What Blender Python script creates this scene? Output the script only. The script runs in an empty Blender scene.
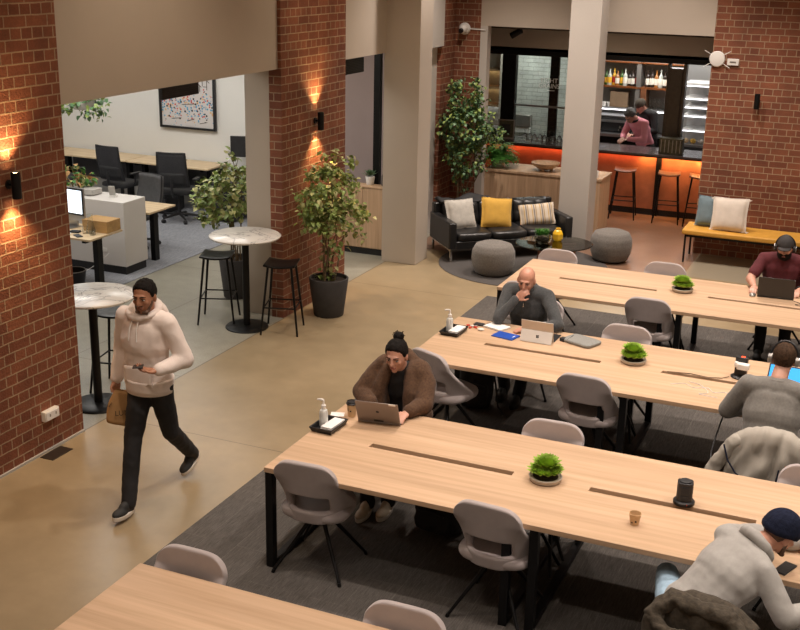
import bpy, bmesh, math, random
from mathutils import Vector, Matrix, Quaternion, noise
SC = bpy.context.scene
COL = SC.collection
V = Vector
PI = math.pi
random.seed(7)

# ------------------------------------------------------------------ materials
MATS = {}
def nt(name):
    m = bpy.data.materials.new(name); m.use_nodes = True
    n = m.node_tree; b = n.nodes['Principled BSDF']
    return m, n, b
def N(n, t, **k):
    x = n.nodes.new(t)
    for a, v in k.items():
        setattr(x, a, v)
    return x
def setin(x, **k):
    for a, v in k.items():
        x.inputs[a.replace('_', ' ')].default_value = v
def ramp(n, fac, stops):
    r = N(n, 'ShaderNodeValToRGB')
    e = r.color_ramp.elements
    while len(e) < len(stops): e.new(.5)
    for i, (p, c) in enumerate(stops):
        e[i].position = p; e[i].color = (*c, 1) if len(c) == 3 else c
    n.links.new(fac, r.inputs[0]); return r.outputs[0]
def mixc(n, fac, a, b, mode='MIX'):
    m = N(n, 'ShaderNodeMix', data_type='RGBA', blend_type=mode)
    for i, v in ((0, fac), (6, a), (7, b)):
        if hasattr(v, 'is_output') or hasattr(v, 'links'): n.links.new(v, m.inputs[i])
        elif i == 0: m.inputs[0].default_value = v
        else: m.inputs[i].default_value = (*v, 1)
    return m.outputs[2]
def mth(n, op, a, b=None, c=None):
    m = N(n, 'ShaderNodeMath', operation=op)
    for i, v in enumerate((a, b, c)):
        if v is None: continue
        if hasattr(v, 'links'): n.links.new(v, m.inputs[i])
        else: m.inputs[i].default_value = v
    return m.outputs[0]
def bump(n, b, h, s=.3, d=.01):
    x = N(n, 'ShaderNodeBump'); setin(x, Strength=s, Distance=d)
    n.links.new(h, x.inputs['Height']); n.links.new(x.outputs[0], b.inputs['Normal'])
def coords(n, kind='Object', scale=(1, 1, 1)):
    t = N(n, 'ShaderNodeTexCoord'); m = N(n, 'ShaderNodeMapping')
    m.inputs['Scale'].default_value = scale
    n.links.new(t.outputs[kind], m.inputs[0]); return m.outputs[0]
def noi(n, vec, scale, detail=4, rough=.55):
    x = N(n, 'ShaderNodeTexNoise'); setin(x, Scale=scale, Detail=detail, Roughness=rough)
    n.links.new(vec, x.inputs['Vector']); return x.outputs['Fac']
def mat(name, col, rough=.5, metal=0, var=.12, scale=8, bs=0, bscale=200, coat=0, sheen=0, stretch=(1, 1, 1), spec=.5):
    if name in MATS: return MATS[name]
    m, n, b = nt(name)
    v = coords(n, 'Object', stretch)
    f = noi(n, v, scale)
    lo = tuple(max(0, c*(1-var)) for c in col); hi = tuple(min(1, c*(1+var)) for c in col)
    n.links.new(ramp(n, f, [(.3, lo), (.7, hi)]), b.inputs['Base Color'])
    setin(b, Roughness=rough, Metallic=metal)
    b.inputs['Specular IOR Level'].default_value = spec
    if coat: b.inputs['Coat Weight'].default_value = coat
    if sheen:
        b.inputs['Sheen Weight'].default_value = sheen; b.inputs['Sheen Roughness'].default_value = .5
    if bs: bump(n, b, noi(n, v, bscale, 2), bs, .004)
    MATS[name] = m; return m
def emit(name, col, s):
    if name in MATS: return MATS[name]
    m, n, b = nt(name)
    setin(b, Roughness=.4); b.inputs['Base Color'].default_value = (*col, 1)
    b.inputs['Emission Color'].default_value = (*col, 1); b.inputs['Emission Strength'].default_value = s
    MATS[name] = m; return m
def glass(name, col=(1, 1, 1), rough=.02, ior=1.45):
    if name in MATS: return MATS[name]
    m, n, b = nt(name)
    setin(b, Roughness=rough, IOR=ior); b.inputs['Base Color'].default_value = (*col, 1)
    b.inputs['Transmission Weight'].default_value = 1
    MATS[name] = m; return m
def thin_glass(name, tint=(.9, .95, .93), refl=.12):
    m, n, b = nt(name)
    out = [x for x in n.nodes if x.type == 'OUTPUT_MATERIAL'][0]
    t = N(n, 'ShaderNodeBsdfTransparent'); t.inputs[0].default_value = (*tint, 1)
    g = N(n, 'ShaderNodeBsdfGlossy'); g.inputs['Roughness'].default_value = .03
    fr = N(n, 'ShaderNodeFresnel'); fr.inputs[0].default_value = 1.45
    a = mth(n, 'MULTIPLY_ADD', fr.outputs[0], 1.0, refl*.2)
    mx = N(n, 'ShaderNodeMixShader'); n.links.new(a, mx.inputs[0])
    n.links.new(t.outputs[0], mx.inputs[1]); n.links.new(g.outputs[0], mx.inputs[2])
    n.links.new(mx.outputs[0], out.inputs[0]); n.nodes.remove(b)
    MATS[name] = m; return m

def brick_mat(name, c1, c2, mortar, w=.235, h=.0865, msize=.010, white=False, off=.5):
    m, n, b = nt(name)
    g = N(n, 'ShaderNodeNewGeometry')
    sp = N(n, 'ShaderNodeSeparateXYZ'); n.links.new(g.outputs['Position'], sp.inputs[0])
    sn = N(n, 'ShaderNodeSeparateXYZ'); n.links.new(g.outputs['True Normal'], sn.inputs[0])
    fx = mth(n, 'GREATER_THAN', mth(n, 'ABSOLUTE', sn.outputs[0]), .6)
    u = mth(n, 'ADD', mth(n, 'MULTIPLY', sp.outputs[1], fx), mth(n, 'MULTIPLY', sp.outputs[0], mth(n, 'SUBTRACT', 1, fx)))
    # slightly irregular courses
    wob = N(n, 'ShaderNodeTexNoise'); setin(wob, Scale=7, Detail=2); n.links.new(g.outputs['Position'], wob.inputs['Vector'])
    wv = mth(n, 'MULTIPLY_ADD', wob.outputs['Fac'], .010, -.005)
    c = N(n, 'ShaderNodeCombineXYZ'); n.links.new(mth(n, 'ADD', u, wv), c.inputs[0]); n.links.new(mth(n, 'ADD', sp.outputs[2], wv), c.inputs[1])
    bt = N(n, 'ShaderNodeTexBrick', offset=off, offset_frequency=2, squash=.5 if not white else 1.0, squash_frequency=2)
    setin(bt, Scale=1, Mortar_Size=msize, Mortar_Smooth=.3, Bias=0, Brick_Width=w, Row_Height=h)
    bt.inputs['Color1'].default_value = (*c1, 1); bt.inputs['Color2'].default_value = (*c2, 1); bt.inputs['Mortar'].default_value = (*mortar, 1)
    n.links.new(c.outputs[0], bt.inputs['Vector'])
    f = noi(n, g.outputs['Position'], 3.5, 5); f2 = noi(n, g.outputs['Position'], 60, 3)
    colr = mixc(n, .75, bt.outputs[0], ramp(n, f, [(.3, (.62, .62, .62)), (.7, (1.15, 1.15, 1.15))]), 'MULTIPLY')
    colr = mixc(n, .5, colr, ramp(n, f2, [(.3, (.72, .72, .72)), (.7, (1.15, 1.15, 1.15))]), 'MULTIPLY')
    n.links.new(colr, b.inputs['Base Color']); setin(b, Roughness=.75 if not white else .25)
    hgt = mth(n, 'ADD', mth(n, 'MULTIPLY', bt.outputs['Fac'], -.6 if white else .35), mth(n, 'MULTIPLY', f2, .7))
    bump(n, b, hgt, .8, .012)
    MATS[name] = m; return m
brick_mat('brick', (.275, .092, .044), (.19, .057, .028), (.40, .27, .17), msize=.0065)
brick_mat('white_brick', (.62, .64, .60), (.55, .57, .54), (.42, .43, .40), .20, .075, .006, True)

def wood_mat(name, a, b_, axis=0, scale=1., rough=.42, plank=0):
    m, n, b = nt(name)
    s = [26, 26, 26]; s[axis] = .9
    v = coords(n, 'Object', tuple(q*scale for q in s))
    x = N(n, 'ShaderNodeTexNoise'); setin(x, Scale=1, Detail=5, Roughness=.6, Distortion=.15); n.links.new(v, x.inputs['Vector'])
    f = x.outputs['Fac']
    s2 = [5, 5, 5]; s2[axis] = .35
    f2 = noi(n, coords(n, 'Object', tuple(s2)), 1, 2)
    colr = ramp(n, f, [(.3, b_), (.62, a)])
    colr = mixc(n, .55, colr, ramp(n, f2, [(.35, (.80, .78, .74)), (.65, (1.08, 1.08, 1.06))]), 'MULTIPLY')
    n.links.new(colr, b.inputs['Base Color']); setin(b, Roughness=rough)
    bump(n, b, f, .05, .002)
    MATS[name] = m; return m
wood_mat('oak_top', (.625, .43, .285), (.51, .34, .21), 0)
wood_mat('oak_desk', (.72, .56, .36), (.60, .44, .27), 0)
wood_mat('oak_panel', (.62, .43, .28), (.46, .30, .185), 2, 1.2, .5)
wood_mat('dark_oak', (.36, .22, .11), (.24, .14, .07), 0)
wood_mat('walnut', (.22, .07, .02), (.13, .04, .012), 2, 1., .3)
wood_mat('stool_wood', (.23, .09, .04), (.15, .06, .03), 0, 1., .4)
wood_mat('crate_wood', (.55, .33, .13), (.42, .24, .09), 0, 1., .5)
mat('black_metal', (.012, .012, .013), .38, .6, .1, 20)
mat('black_plastic', (.016, .016, .018), .45, 0, .15, 20)
mat('soft_black', (.02, .02, .022), .7, 0, .2, 12)
mat('bronze_metal', (.10, .085, .07), .35, .8, .1, 20)
mat('chrome', (.65, .63, .60), .18, 1, .03, 5)
mat('chair_fabric', (.40, .35, .345), .92, 0, .08, 6, .25, 500, sheen=.3)
mat('plaster', (.50, .435, .365), .85, 0, .03, 1.5, .1, 30)
mat('plaster_light', (.53, .49, .445), .85, 0, .03, 1.5)
mat('mauve_wall', (.34, .27, .26), .85, 0, .04, 2)
mat('office_white', (.78, .77, .74), .8, 0, .02, 1.5)
mat('white_laminate', (.66, .63, .60), .55, 0, .03, 2)
mat('white_plastic', (.78, .76, .73), .4, 0, .03, 5)
mat('grey_metal', (.33, .31, .29), .4, .7, .05, 8)
mat('leather', (.017, .017, .018), .33, 0, .25, 6, .25, 90)
mat('pouf_fabric', (.17, .155, .14), .95, 0, .22, 60, .5, 260, sheen=.2)
mat('mustard', (.62, .36, .055), .85, 0, .08, 10, .3, 350, sheen=.2)
mat('bench_yellow', (.66, .34, .05), .6, 0, .08, 10, .2, 250)
mat('cream_fabric', (.55, .50, .43), .9, 0, .06, 10, .3, 300)
mat('white_fabric', (.70, .62, .54), .9, 0, .06, 10, .3, 300)
mat('pale_fabric', (.50, .48, .44), .9, 0, .1, 20, .4, 300)
mat('blue_fabric', (.16, .22, .25), .9, 0, .1, 12, .3, 300)
mat('pot_dark', (.045, .042, .042), .8, 0, .15, 10, .3, 80)
mat('soil', (.035, .025, .018), .95, 0, .4, 60, .6, 120)
mat('ceramic', (.42, .37, .31), .5, 0, .05, 10)
mat('bark', (.16, .11, .06), .9, 0, .3, 20)
mat('concrete_pot', (.45, .43, .40), .8, 0, .06, 10)
mat('yellow_glaze', (.85, .50, .02), .3, 0, .05, 10, coat=.4)
mat('paper_white', (.86, .84, .82), .7, 0, .02, 10)
mat('kraft', (.42, .235, .095), .85, 0, .1, 10, .2, 60)
mat('cup_kraft', (.62, .42, .23), .7, 0, .06, 20)
mat('ink', (.05, .035, .02), .8)
mat('skin_tan', (.40, .185, .105), .5, 0, .07, 10, .1, 150)
mat('skin_light', (.58, .31, .225), .48, 0, .07, 10, .1, 150)
mat('skin_pink', (.60, .30, .21), .42, 0, .07, 10, .1, 150)
mat('lips', (.36, .13, .10), .45)
mat('lips_dark', (.25, .10, .07), .45)
mat('eye_white', (.70, .66, .62), .25)
mat('eye_dark', (.02, .012, .01), .2)
mat('hair_black', (.010, .008, .007), .8, 0, .5, 60, .8, 120, spec=.15)
mat('hair_brown', (.050, .028, .016), .8, 0, .5, 60, .8, 120, spec=.15)
mat('hair_grey', (.10, .095, .09), .6, 0, .4, 60, .6, 150)
mat('stubble', (.13, .075, .05), .8, 0, .3, 80)
mat('hoodie_white', (.84, .735, .68), .92, 0, .04, 5, .25, 300, sheen=.2)
mat('hoodie_grey', (.37, .355, .335), .92, 0, .05, 40, .25, 300, sheen=.2)
mat('jumper_dark', (.055, .058, .060), .9, 0, .22, 60, .3, 250, sheen=.15)
mat('shirt_grey', (.175, .165, .15), .92, 0, .14, 60, .3, 250, sheen=.2)
mat('coat_brown', (.090, .046, .024), .95, 0, .3, 60, .7, 160, sheen=.05)
mat('maroon', (.105, .018, .024), .9, 0, .15, 20, .2, 250)
mat('pink_shirt', (.78, .30, .36), .88, 0, .08, 8, .2, 250)
mat('black_cloth', (.014, .013, .014), .85, 0, .25, 12, .2, 250)
mat('jeans', (.33, .47, .60), .85, 0, .1, 14, .3, 300)
mat('navy_knit', (.012, .016, .036), .95, 0, .3, 50, .8, 120, spec=.2)
mat('cap_cloth', (.040, .036, .036), .85, 0, .15, 20)
mat('jacket_brown', (.060, .048, .034), .95, 0, .35, 40, .9, 70)
mat('jacket_grey', (.36, .33, .285), .8, 0, .06, 6, .2, 120)
mat('jacket_lining', (.05, .04, .03), .9)
mat('shoe_black', (.018, .018, .018), .7)
mat('sole_white', (.68, .62, .55), .6)
mat('sneaker_cream', (.55, .47, .36), .7, 0, .12, 20)
mat('laptop_grey', (.26, .22, .20), .4, .5, .04, 6)
mat('laptop_silver', (.60, .53, .46), .4, .3, .04, 6)
mat('laptop_black', (.030, .028, .028), .35, 0, .1, 6)
mat('sleeve_felt', (.25, .25, .235), .95, 0, .1, 60, .3, 300)
mat('blue_book', (.01, .07, .42), .5)
mat('red_plastic', (.6, .05, .03), .4)
mat('mesh_black', (.035, .035, .04), .8, 0, .3, 80)
mat('grey_panel', (.10, .10, .105), .85, 0, .1, 20)
mat('ceiling_dark', (.10, .08, .065), .85, 0, .3, 4, stretch=(1, 12, 1))
mat('rug_dark', (.075, .068, .065), .97, 0, .2, 120, .5, 200)
mat('bar_front', (.46, .17, .09), .5, 0, .25, 4)
mat('bar_top', (.085, .07, .072), .22, 0, .2, 12)
mat('steel', (.42, .42, .43), .3, .8, .08, 10)
mat('cardboard', (.20, .13, .075), .85)
mat('dark_green_tin', (.055, .05, .028), .5, 0, .5, 24)
mat('slat_white', (.70, .69, .67), .5)
mat('leaf_a', (.23, .31, .085), .45, 0, .45, 9, spec=.4)
mat('leaf_b', (.085, .17, .075), .45, 0, .45, 9, spec=.4)
mat('leaf_lime', (.34, .52, .07), .5, 0, .3, 20)
mat('leaf_fern', (.06, .20, .03), .5, 0, .4, 12)
mat('leaf_pale', (.45, .44, .18), .5, 0, .4, 9)
glass('bottle_clear', (.95, .97, .96), .05)
m_, n_, b_ = nt('frosted'); b_.inputs['Base Color'].default_value = (.85, .87, .85, 1); setin(b_, Roughness=.3); b_.inputs['Transmission Weight'].default_value = .3; MATS['frosted'] = m_
glass('smoke_glass', (.86, .92, .88), .02)
thin_glass('pane_glass')
thin_glass('table_glass', (.60, .62, .57), .4)
emit('screen_white', (.80, .90, 1.0), 1.6)
emit('screen_blue', (.02, .25, .60), 1.3)
emit('led_red', (1, .18, .06), 5)
emit('led_amber', (1, .50, .14), 14)
emit('lamp_lens', (1, .72, .36), 45)
emit('case_light', (.95, .95, 1), 3)
emit('case_warm', (1, .62, .28), 3)
emit('red_led', (1, .05, .01), 3)
emit('phone_glow', (.7, .8, .9), .6)

def floor_mat():
    m, n, b = nt('concrete_floor')
    g = N(n, 'ShaderNodeNewGeometry'); P = g.outputs['Position']
    sp = N(n, 'ShaderNodeSeparateXYZ'); n.links.new(P, sp.inputs[0])
    X, Y = sp.outputs[0], sp.outputs[1]
    f1 = noi(n, P, .9, 6, .6); f2 = noi(n, P, 5, 5, .6); f3 = noi(n, P, 90, 3, .7)
    tan = mixc(n, .6, ramp(n, f1, [(.3, (.27, .205, .122)), (.7, (.355, .27, .165))]), ramp(n, f2, [(.3, (.85, .85, .84)), (.7, (1.1, 1.1, 1.1))]), 'MULTIPLY')
    vo = N(n, 'ShaderNodeTexVoronoi'); setin(vo, Scale=45); n.links.new(P, vo.inputs['Vector'])
    gry = mixc(n, .7, ramp(n, f2, [(.3, (.27, .25, .20)), (.7, (.35, .33, .27))]), ramp(n, f3, [(.35, (.62, .62, .60)), (.65, (1.2, 1.2, 1.2))]), 'MULTIPLY')
    left = mth(n, 'LESS_THAN', X, -5.96)
    lounge = mth(n, 'MULTIPLY', mth(n, 'GREATER_THAN', Y, 14.6), mth(n, 'GREATER_THAN', X, -2.2))
    col = mixc(n, left, tan, gry)
    col = mixc(n, mth(n, 'MULTIPLY', lounge, .7), col, (.30, .27, .21))
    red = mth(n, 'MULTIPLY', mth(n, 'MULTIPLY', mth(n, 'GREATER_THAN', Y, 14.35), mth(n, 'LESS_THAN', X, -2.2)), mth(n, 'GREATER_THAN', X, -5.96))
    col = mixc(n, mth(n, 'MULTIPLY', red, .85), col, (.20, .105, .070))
    # saw-cut joints
    def line(v, at, w=.005):
        return mth(n, 'LESS_THAN', mth(n, 'ABSOLUTE', mth(n, 'SUBTRACT', v, at)), w)
    L = line(X, -5.96, .008)
    for at in (2.66, 7.5, 12.35):
        L = mth(n, 'MAXIMUM', L, mth(n, 'MULTIPLY', line(Y, at), mth(n, 'GREATER_THAN', X, -5.96)))
    for at in (5.2, 8.6, 12.0):
        L = mth(n, 'MAXIMUM', L, mth(n, 'MULTIPLY', line(Y, at), mth(n, 'LESS_THAN', X, -5.96)))
    L = mth(n, 'MAXIMUM', L, mth(n, 'MULTIPLY', line(X, -7.25), mth(n, 'LESS_THAN', Y, 30)))
    col = mixc(n, mth(n, 'MULTIPLY', L, .65), col, (.07, .055, .035))
    n.links.new(col, b.inputs['Base Color'])
    n.links.new(ramp(n, f2, [(.3, (.30,)*3), (.7, (.36,)*3)]), b.inputs['Roughness'])
    MATS['concrete_floor'] = m
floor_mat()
def carpet_mat(name, base, pw=1.0, ph=.25, streak=True):
    m, n, b = nt(name)
    g = N(n, 'ShaderNodeNewGeometry'); P = g.outputs['Position']
    sp = N(n, 'ShaderNodeSeparateXYZ'); n.links.new(P, sp.inputs[0])
    c = N(n, 'ShaderNodeCombineXYZ'); n.links.new(sp.outputs[1], c.inputs[0]); n.links.new(sp.outputs[0], c.inputs[1])
    bt = N(n, 'ShaderNodeTexBrick', offset=.37, offset_frequency=2)
    setin(bt, Scale=1, Mortar_Size=.0028, Mortar_Smooth=.2, Brick_Width=pw, Row_Height=ph, Bias=0)
    bt.inputs['Color1'].default_value = (.93, .93, .93, 1); bt.inputs['Color2'].default_value = (1.05, 1.05, 1.05, 1); bt.inputs['Mortar'].default_value = (1.32, 1.32, 1.3, 1)
    n.links.new(c.outputs[0], bt.inputs['Vector'])
    mp = N(n, 'ShaderNodeMapping'); mp.inputs['Scale'].default_value = (110, 9, 1); n.links.new(P, mp.inputs[0])
    f = noi(n, mp.outputs[0], 1, 4, .7); f2 = noi(n, P, 220, 2)
    col = mixc(n, 1, ramp(n, f, [(.32, tuple(q*.68 for q in base)), (.66, tuple(q*1.25 for q in base))]), bt.outputs[0], 'MULTIPLY')
    col = mixc(n, .6, col, ramp(n, f2, [(.3, (.6,)*3), (.7, (1.25,)*3)]), 'MULTIPLY')
    n.links.new(col, b.inputs['Base Color']); setin(b, Roughness=1); b.inputs['Specular IOR Level'].default_value = .1
    bump(n, b, f2, .5, .006); MATS[name] = m
carpet_mat('carpet', (.108, .098, .090))
carpet_mat('office_carpet', (.30, .31, .34))
def marble():
    m, n, b = nt('marble')
    v = coords(n, 'Object', (1, 1, 1))
    x = N(n, 'ShaderNodeTexNoise'); setin(x, Scale=2.2, Detail=8, Roughness=.55, Distortion=1.2); n.links.new(v, x.inputs['Vector'])
    c = ramp(n, x.outputs['Fac'], [(.44, (.68, .65, .61)), (.492, (.68, .65, .61)), (.503, (.28, .27, .27)), (.516, (.66, .63, .59))])
    n.links.new(c, b.inputs['Base Color']); setin(b, Roughness=.25); MATS['marble'] = m
marble()
def stripe():
    m, n, b = nt('stripe_fabric')
    t = N(n, 'ShaderNodeTexCoord'); s = N(n, 'ShaderNodeSeparateXYZ'); n.links.new(t.outputs['Object'], s.inputs[0])
    f = mth(n, 'FRACT', mth(n, 'MULTIPLY', s.outputs[0], 9.0))
    c = ramp(n, f, [(0, (.62, .54, .44)), (.30, (.62, .54, .44)), (.34, (.50, .30, .06)), (.48, (.62, .54, .44)), (.62, (.10, .10, .11)), (.72, (.60, .52, .43)), (.86, (.35, .22, .08)), (.92, (.62, .54, .44))])
    n.links.new(c, b.inputs['Base Color']); setin(b, Roughness=.9); MATS['stripe_fabric'] = m
stripe()
def art():
    m, n, b = nt('art_print')
    t = N(n, 'ShaderNodeTexCoord'); s = N(n, 'ShaderNodeSeparateXYZ'); n.links.new(t.outputs['Object'], s.inputs[0])
    vo = N(n, 'ShaderNodeTexVoronoi'); setin(vo, Scale=30, Randomness=1); n.links.new(t.outputs['Object'], vo.inputs['Vector'])
    sc_ = N(n, 'ShaderNodeSeparateColor'); n.links.new(vo.outputs['Color'], sc_.inputs[0])
    hue = ramp(n, sc_.outputs[0], [(0, (.10, .33, .52)), (.22, (.60, .10, .09)), (.36, (.66, .62, .62)), (.52, (.02, .02, .03)), (.64, (.72, .46, .22)), (.76, (.66, .62, .62)), (.9, (.12, .40, .60))])
    hue.node.color_ramp.interpolation = 'CONSTANT'
    near = mth(n, 'LESS_THAN', vo.outputs['Distance'], .5)
    z = s.outputs[2]
    d = mth(n, 'ABSOLUTE', mth(n, 'ADD', z, .08))
    dens = mth(n, 'SUBTRACT', 1.2, mth(n, 'MULTIPLY', d, 3.3))
    keep = mth(n, 'LESS_THAN', sc_.outputs[1], dens)
    f = mth(n, 'MULTIPLY', near, keep)
    n.links.new(mixc(n, f, (.66, .63, .62), hue), b.inputs['Base Color']); setin(b, Roughness=.5); MATS['art_print'] = m
art()
M = MATS

# ------------------------------------------------------------------ mesh building
def tag(o, label=None, cat=None, group=None, kind=None):
    if label: o['label'] = label
    if cat: o['category'] = cat
    if group: o['group'] = group
    if kind: o['kind'] = kind
    return o
def empty(name, loc, rz=0, label=None, cat=None, group=None):
    o = bpy.data.objects.new(name, None); COL.objects.link(o)
    o.location = loc; o.rotation_euler = (0, 0, math.radians(rz)); o.empty_display_size = .1
    return tag(o, label, cat, group)
def rotm(ax, deg): return Matrix.Rotation(math.radians(deg), 4, ax)
def frame(d, up=V((0, 0, 1))):
    z = V(d).normalized()
    x = V(up).cross(z)
    if x.length < 1e-4: x = V((1, 0, 0)).cross(z) if abs(z.x) < .9 else V((0, 1, 0)).cross(z)
    x.normalize(); y = z.cross(x)
    return Matrix((x, y, z)).transposed()
class MB:
    def __init__(s): s.v = []; s.f = []; s.T = None
    def add(s, vs, fs, T=None):
        k = len(s.v)
        for p in vs:
            p = V(p)
            if T is not None: p = T @ p
            if s.T is not None: p = s.T @ p
            s.v.append(p)
        s.f += [tuple(i+k for i in f) for f in fs]
        return s
    def box(s, c, d, T=None, rz=0):
        x, y, z = d[0]/2, d[1]/2, d[2]/2
        vs = [(-x, -y, -z), (x, -y, -z), (x, y, -z), (-x, y, -z), (-x, -y, z), (x, -y, z), (x, y, z), (-x, y, z)]
        R = Matrix.Translation(c) @ rotm('Z', rz)
        if T is not None: R = T @ R
        return s.add(vs, [(3, 2, 1, 0), (4, 5, 6, 7), (0, 1, 5, 4), (1, 2, 6, 5), (2, 3, 7, 6), (3, 0, 4, 7)], R)
    def b2(s, a, b):   # box from corner to corner
        return s.box([(a[i]+b[i])/2 for i in range(3)], [abs(a[i]-b[i]) for i in range(3)])
    def cyl(s, p0, p1, r0, r1=None, n=14):
        r1 = r0 if r1 is None else r1
        p0, p1 = V(p0), V(p1); R = frame(p1-p0)
        vs = []
        for p, r in ((p0, r0), (p1, r1)):
            for i in range(n):
                a = 2*PI*i/n; vs.append(p + R @ V((math.cos(a)*r, math.sin(a)*r, 0)))
        fs = [(i, (i+1) % n, n+(i+1) % n, n+i) for i in range(n)]
        fs += [tuple(range(n-1, -1, -1)), tuple(range(n, 2*n))]
        return s.add(vs, fs)
    def ell(s, c, r, R=None, n=16, m=10):
        if not hasattr(r, '__len__'): r = (r, r, r)
        R = R if R is not None else Matrix.Identity(3)
        c = V(c); vs = [c + R @ V((0, 0, -r[2]))]
        for j in range(1, m):
            t = -PI/2 + PI*j/m
            for i in range(n):
                a = 2*PI*i/n
                vs.append(c + R @ V((r[0]*math.cos(t)*math.cos(a), r[1]*math.cos(t)*math.sin(a), r[2]*math.sin(t))))
        vs.append(c + R @ V((0, 0, r[2]))); top = len(vs)-1
        fs = [(0, 1+(i+1) % n, 1+i) for i in range(n)]
        for j in range(m-2):
            for i in range(n):
                a = 1+j*n+i; b = 1+j*n+(i+1) % n; fs.append((a, b, b+n, a+n))
        k = 1+(m-2)*n
        fs += [(top, k+i, k+(i+1) % n) for i in range(n)]
        return s.add(vs, fs)
    def tube(s, pts, r, n=8, closed=False):
        pts = [V(p) for p in pts]; m = len(pts); vs = []; prev = None
        for k, p in enumerate(pts):
            if closed: d = pts[(k+1) % m]-pts[k-1]
            else: d = pts[min(k+1, m-1)]-pts[max(k-1, 0)]
            d.normalize()
            if prev is None: R = frame(d)
            else:
                q = prev.rotation_difference(d); R = q.to_matrix() @ R
            prev = d
            rr = r[k] if hasattr(r, '__len__') else r
            for i in range(n):
                a = 2*PI*i/n; vs.append(p + R @ V((math.cos(a)*rr, math.sin(a)*rr, 0)))
        fs = []
        for k in range(m if closed else m-1):
            for i in range(n):
                a = k*n+i; b = k*n+(i+1) % n; c = ((k+1) % m)*n
                fs.append((a, b, c+(i+1) % n, c+i))
        if not closed: fs += [tuple(range(n-1, -1, -1)), tuple(range((m-1)*n, m*n))]
        return s.add(vs, fs)
    def lathe(s, prof, c=(0, 0, 0), n=28, T=None):
        vs = []; rings = []
        for r, z in prof:
            if r < 1e-5: rings.append([len(vs)]); vs.append((c[0], c[1], c[2]+z))
            else:
                rings.append(list(range(len(vs), len(vs)+n)))
                vs += [(c[0]+r*math.cos(2*PI*i/n), c[1]+r*math.sin(2*PI*i/n), c[2]+z) for i in range(n)]
        fs = []
        for a, b in zip(rings, rings[1:]):
            for i in range(n):
                j = (i+1) % n
                if len(a) == 1 and len(b) == 1: break
                if len(a) == 1: fs.append((a[0], b[j], b[i]))
                elif len(b) == 1: fs.append((a[i], a[j], b[0]))
                else: fs.append((a[i], a[j], b[j], b[i]))
        return s.add(vs, fs, T)
    def prism(s, poly, z0, z1, T=None):
        n = len(poly); vs = [(x, y, z0) for x, y in poly]+[(x, y, z1) for x, y in poly]
        fs = [tuple(range(n-1, -1, -1)), tuple(range(n, 2*n))]+[(i, (i+1) % n, n+(i+1) % n, n+i) for i in range(n)]
        return s.add(vs, fs, T)
    def grid(s, fn, nu, nv, skip=None, T=None):
        vs = [fn(i/nu, j/nv) for j in range(nv+1) for i in range(nu+1)]
        fs = []
        for j in range(nv):
            for i in range(nu):
                if skip and skip(i, j): continue
                a = j*(nu+1)+i; fs.append((a, a+1, a+nu+2, a+nu+1))
        return s.add(vs, fs, T)
    def mesh(s, name):
        me = bpy.data.meshes.new(name); me.from_pydata([tuple(v) for v in s.v], [], s.f); me.validate(); me.update()
        bm = bmesh.new(); bm.from_mesh(me)
        lo = [v for v in bm.verts if not v.link_faces]
        if lo: bmesh.ops.delete(bm, geom=lo, context='VERTS')
        bmesh.ops.recalc_face_normals(bm, faces=bm.faces); bm.to_mesh(me); bm.free()
        return me
    def build(s, name, m, parent=None, loc=None, rz=0, smooth=True, ang=38, bevel=0, sub=0, solid=0, kind=None, recalc=True):
        me = s.mesh(name); me.materials.append(M[m] if isinstance(m, str) else m)
        if smooth:
            me.polygons.foreach_set('use_smooth', [True]*len(me.polygons))
            if ang < 180: me.set_sharp_from_angle(angle=math.radians(ang))
        o = bpy.data.objects.new(name, me); COL.objects.link(o)
        if parent: o.parent = parent
        if loc is not None: o.location = loc
        if rz: o.rotation_euler = (0, 0, math.radians(rz))
        if solid:
            q = o.modifiers.new('s', 'SOLIDIFY'); q.thickness = solid; q.offset = 0
        if bevel:
            q = o.modifiers.new('b', 'BEVEL'); q.width = bevel; q.segments = 2; q.limit_method = 'ANGLE'; q.angle_limit = math.radians(40)
        if sub:
            q = o.modifiers.new('u', 'SUBSURF'); q.levels = q.render_levels = sub
        if kind: o['kind'] = kind
        return o
KIDS = {}
def copy_tree(o, parent=None):
    c = o.copy(); COL.objects.link(c); c.parent = parent
    for ch in [x for x in COL.objects if x.parent == o]: copy_tree(ch, c)
    return c
def place(o, loc, rz=0, label=None, group=None):
    c = copy_tree(o); c.location = loc; c.rotation_euler = (0, 0, math.radians(rz))
    if label: c['label'] = label
    if group: c['group'] = group
    return c
def struct(name, mb, m, **k):
    o = mb.build(name, m, smooth=k.pop('smooth', False), **k); o['kind'] = 'structure'; return o
def recenter(o):
    """move a top-level mesh's origin to the middle of its base"""
    me = o.data; xs = [v.co for v in me.vertices]
    lo = V([min(p[i] for p in xs) for i in range(3)]); hi = V([max(p[i] for p in xs) for i in range(3)])
    c = V(((lo.x+hi.x)/2, (lo.y+hi.y)/2, lo.z)); me.transform(Matrix.Translation(-c)); o.location = o.location + c
def text_mesh(txt, size, m, name, parent, T, ext=.0006):
    cu = bpy.data.curves.new('t', 'FONT'); cu.body = txt; cu.size = size; cu.extrude = ext; cu.align_x = 'CENTER'; cu.align_y = 'CENTER'
    t = bpy.data.objects.new('t', cu); COL.objects.link(t)
    dg = bpy.context.evaluated_depsgraph_get(); me = bpy.data.meshes.new_from_object(t.evaluated_get(dg))
    bpy.data.objects.remove(t); bpy.data.curves.remove(cu)
    me.transform(T); me.materials.clear(); me.materials.append(M[m])
    me.name = name; o = bpy.data.objects.new(name, me); COL.objects.link(o); o.parent = parent
    return o
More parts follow.
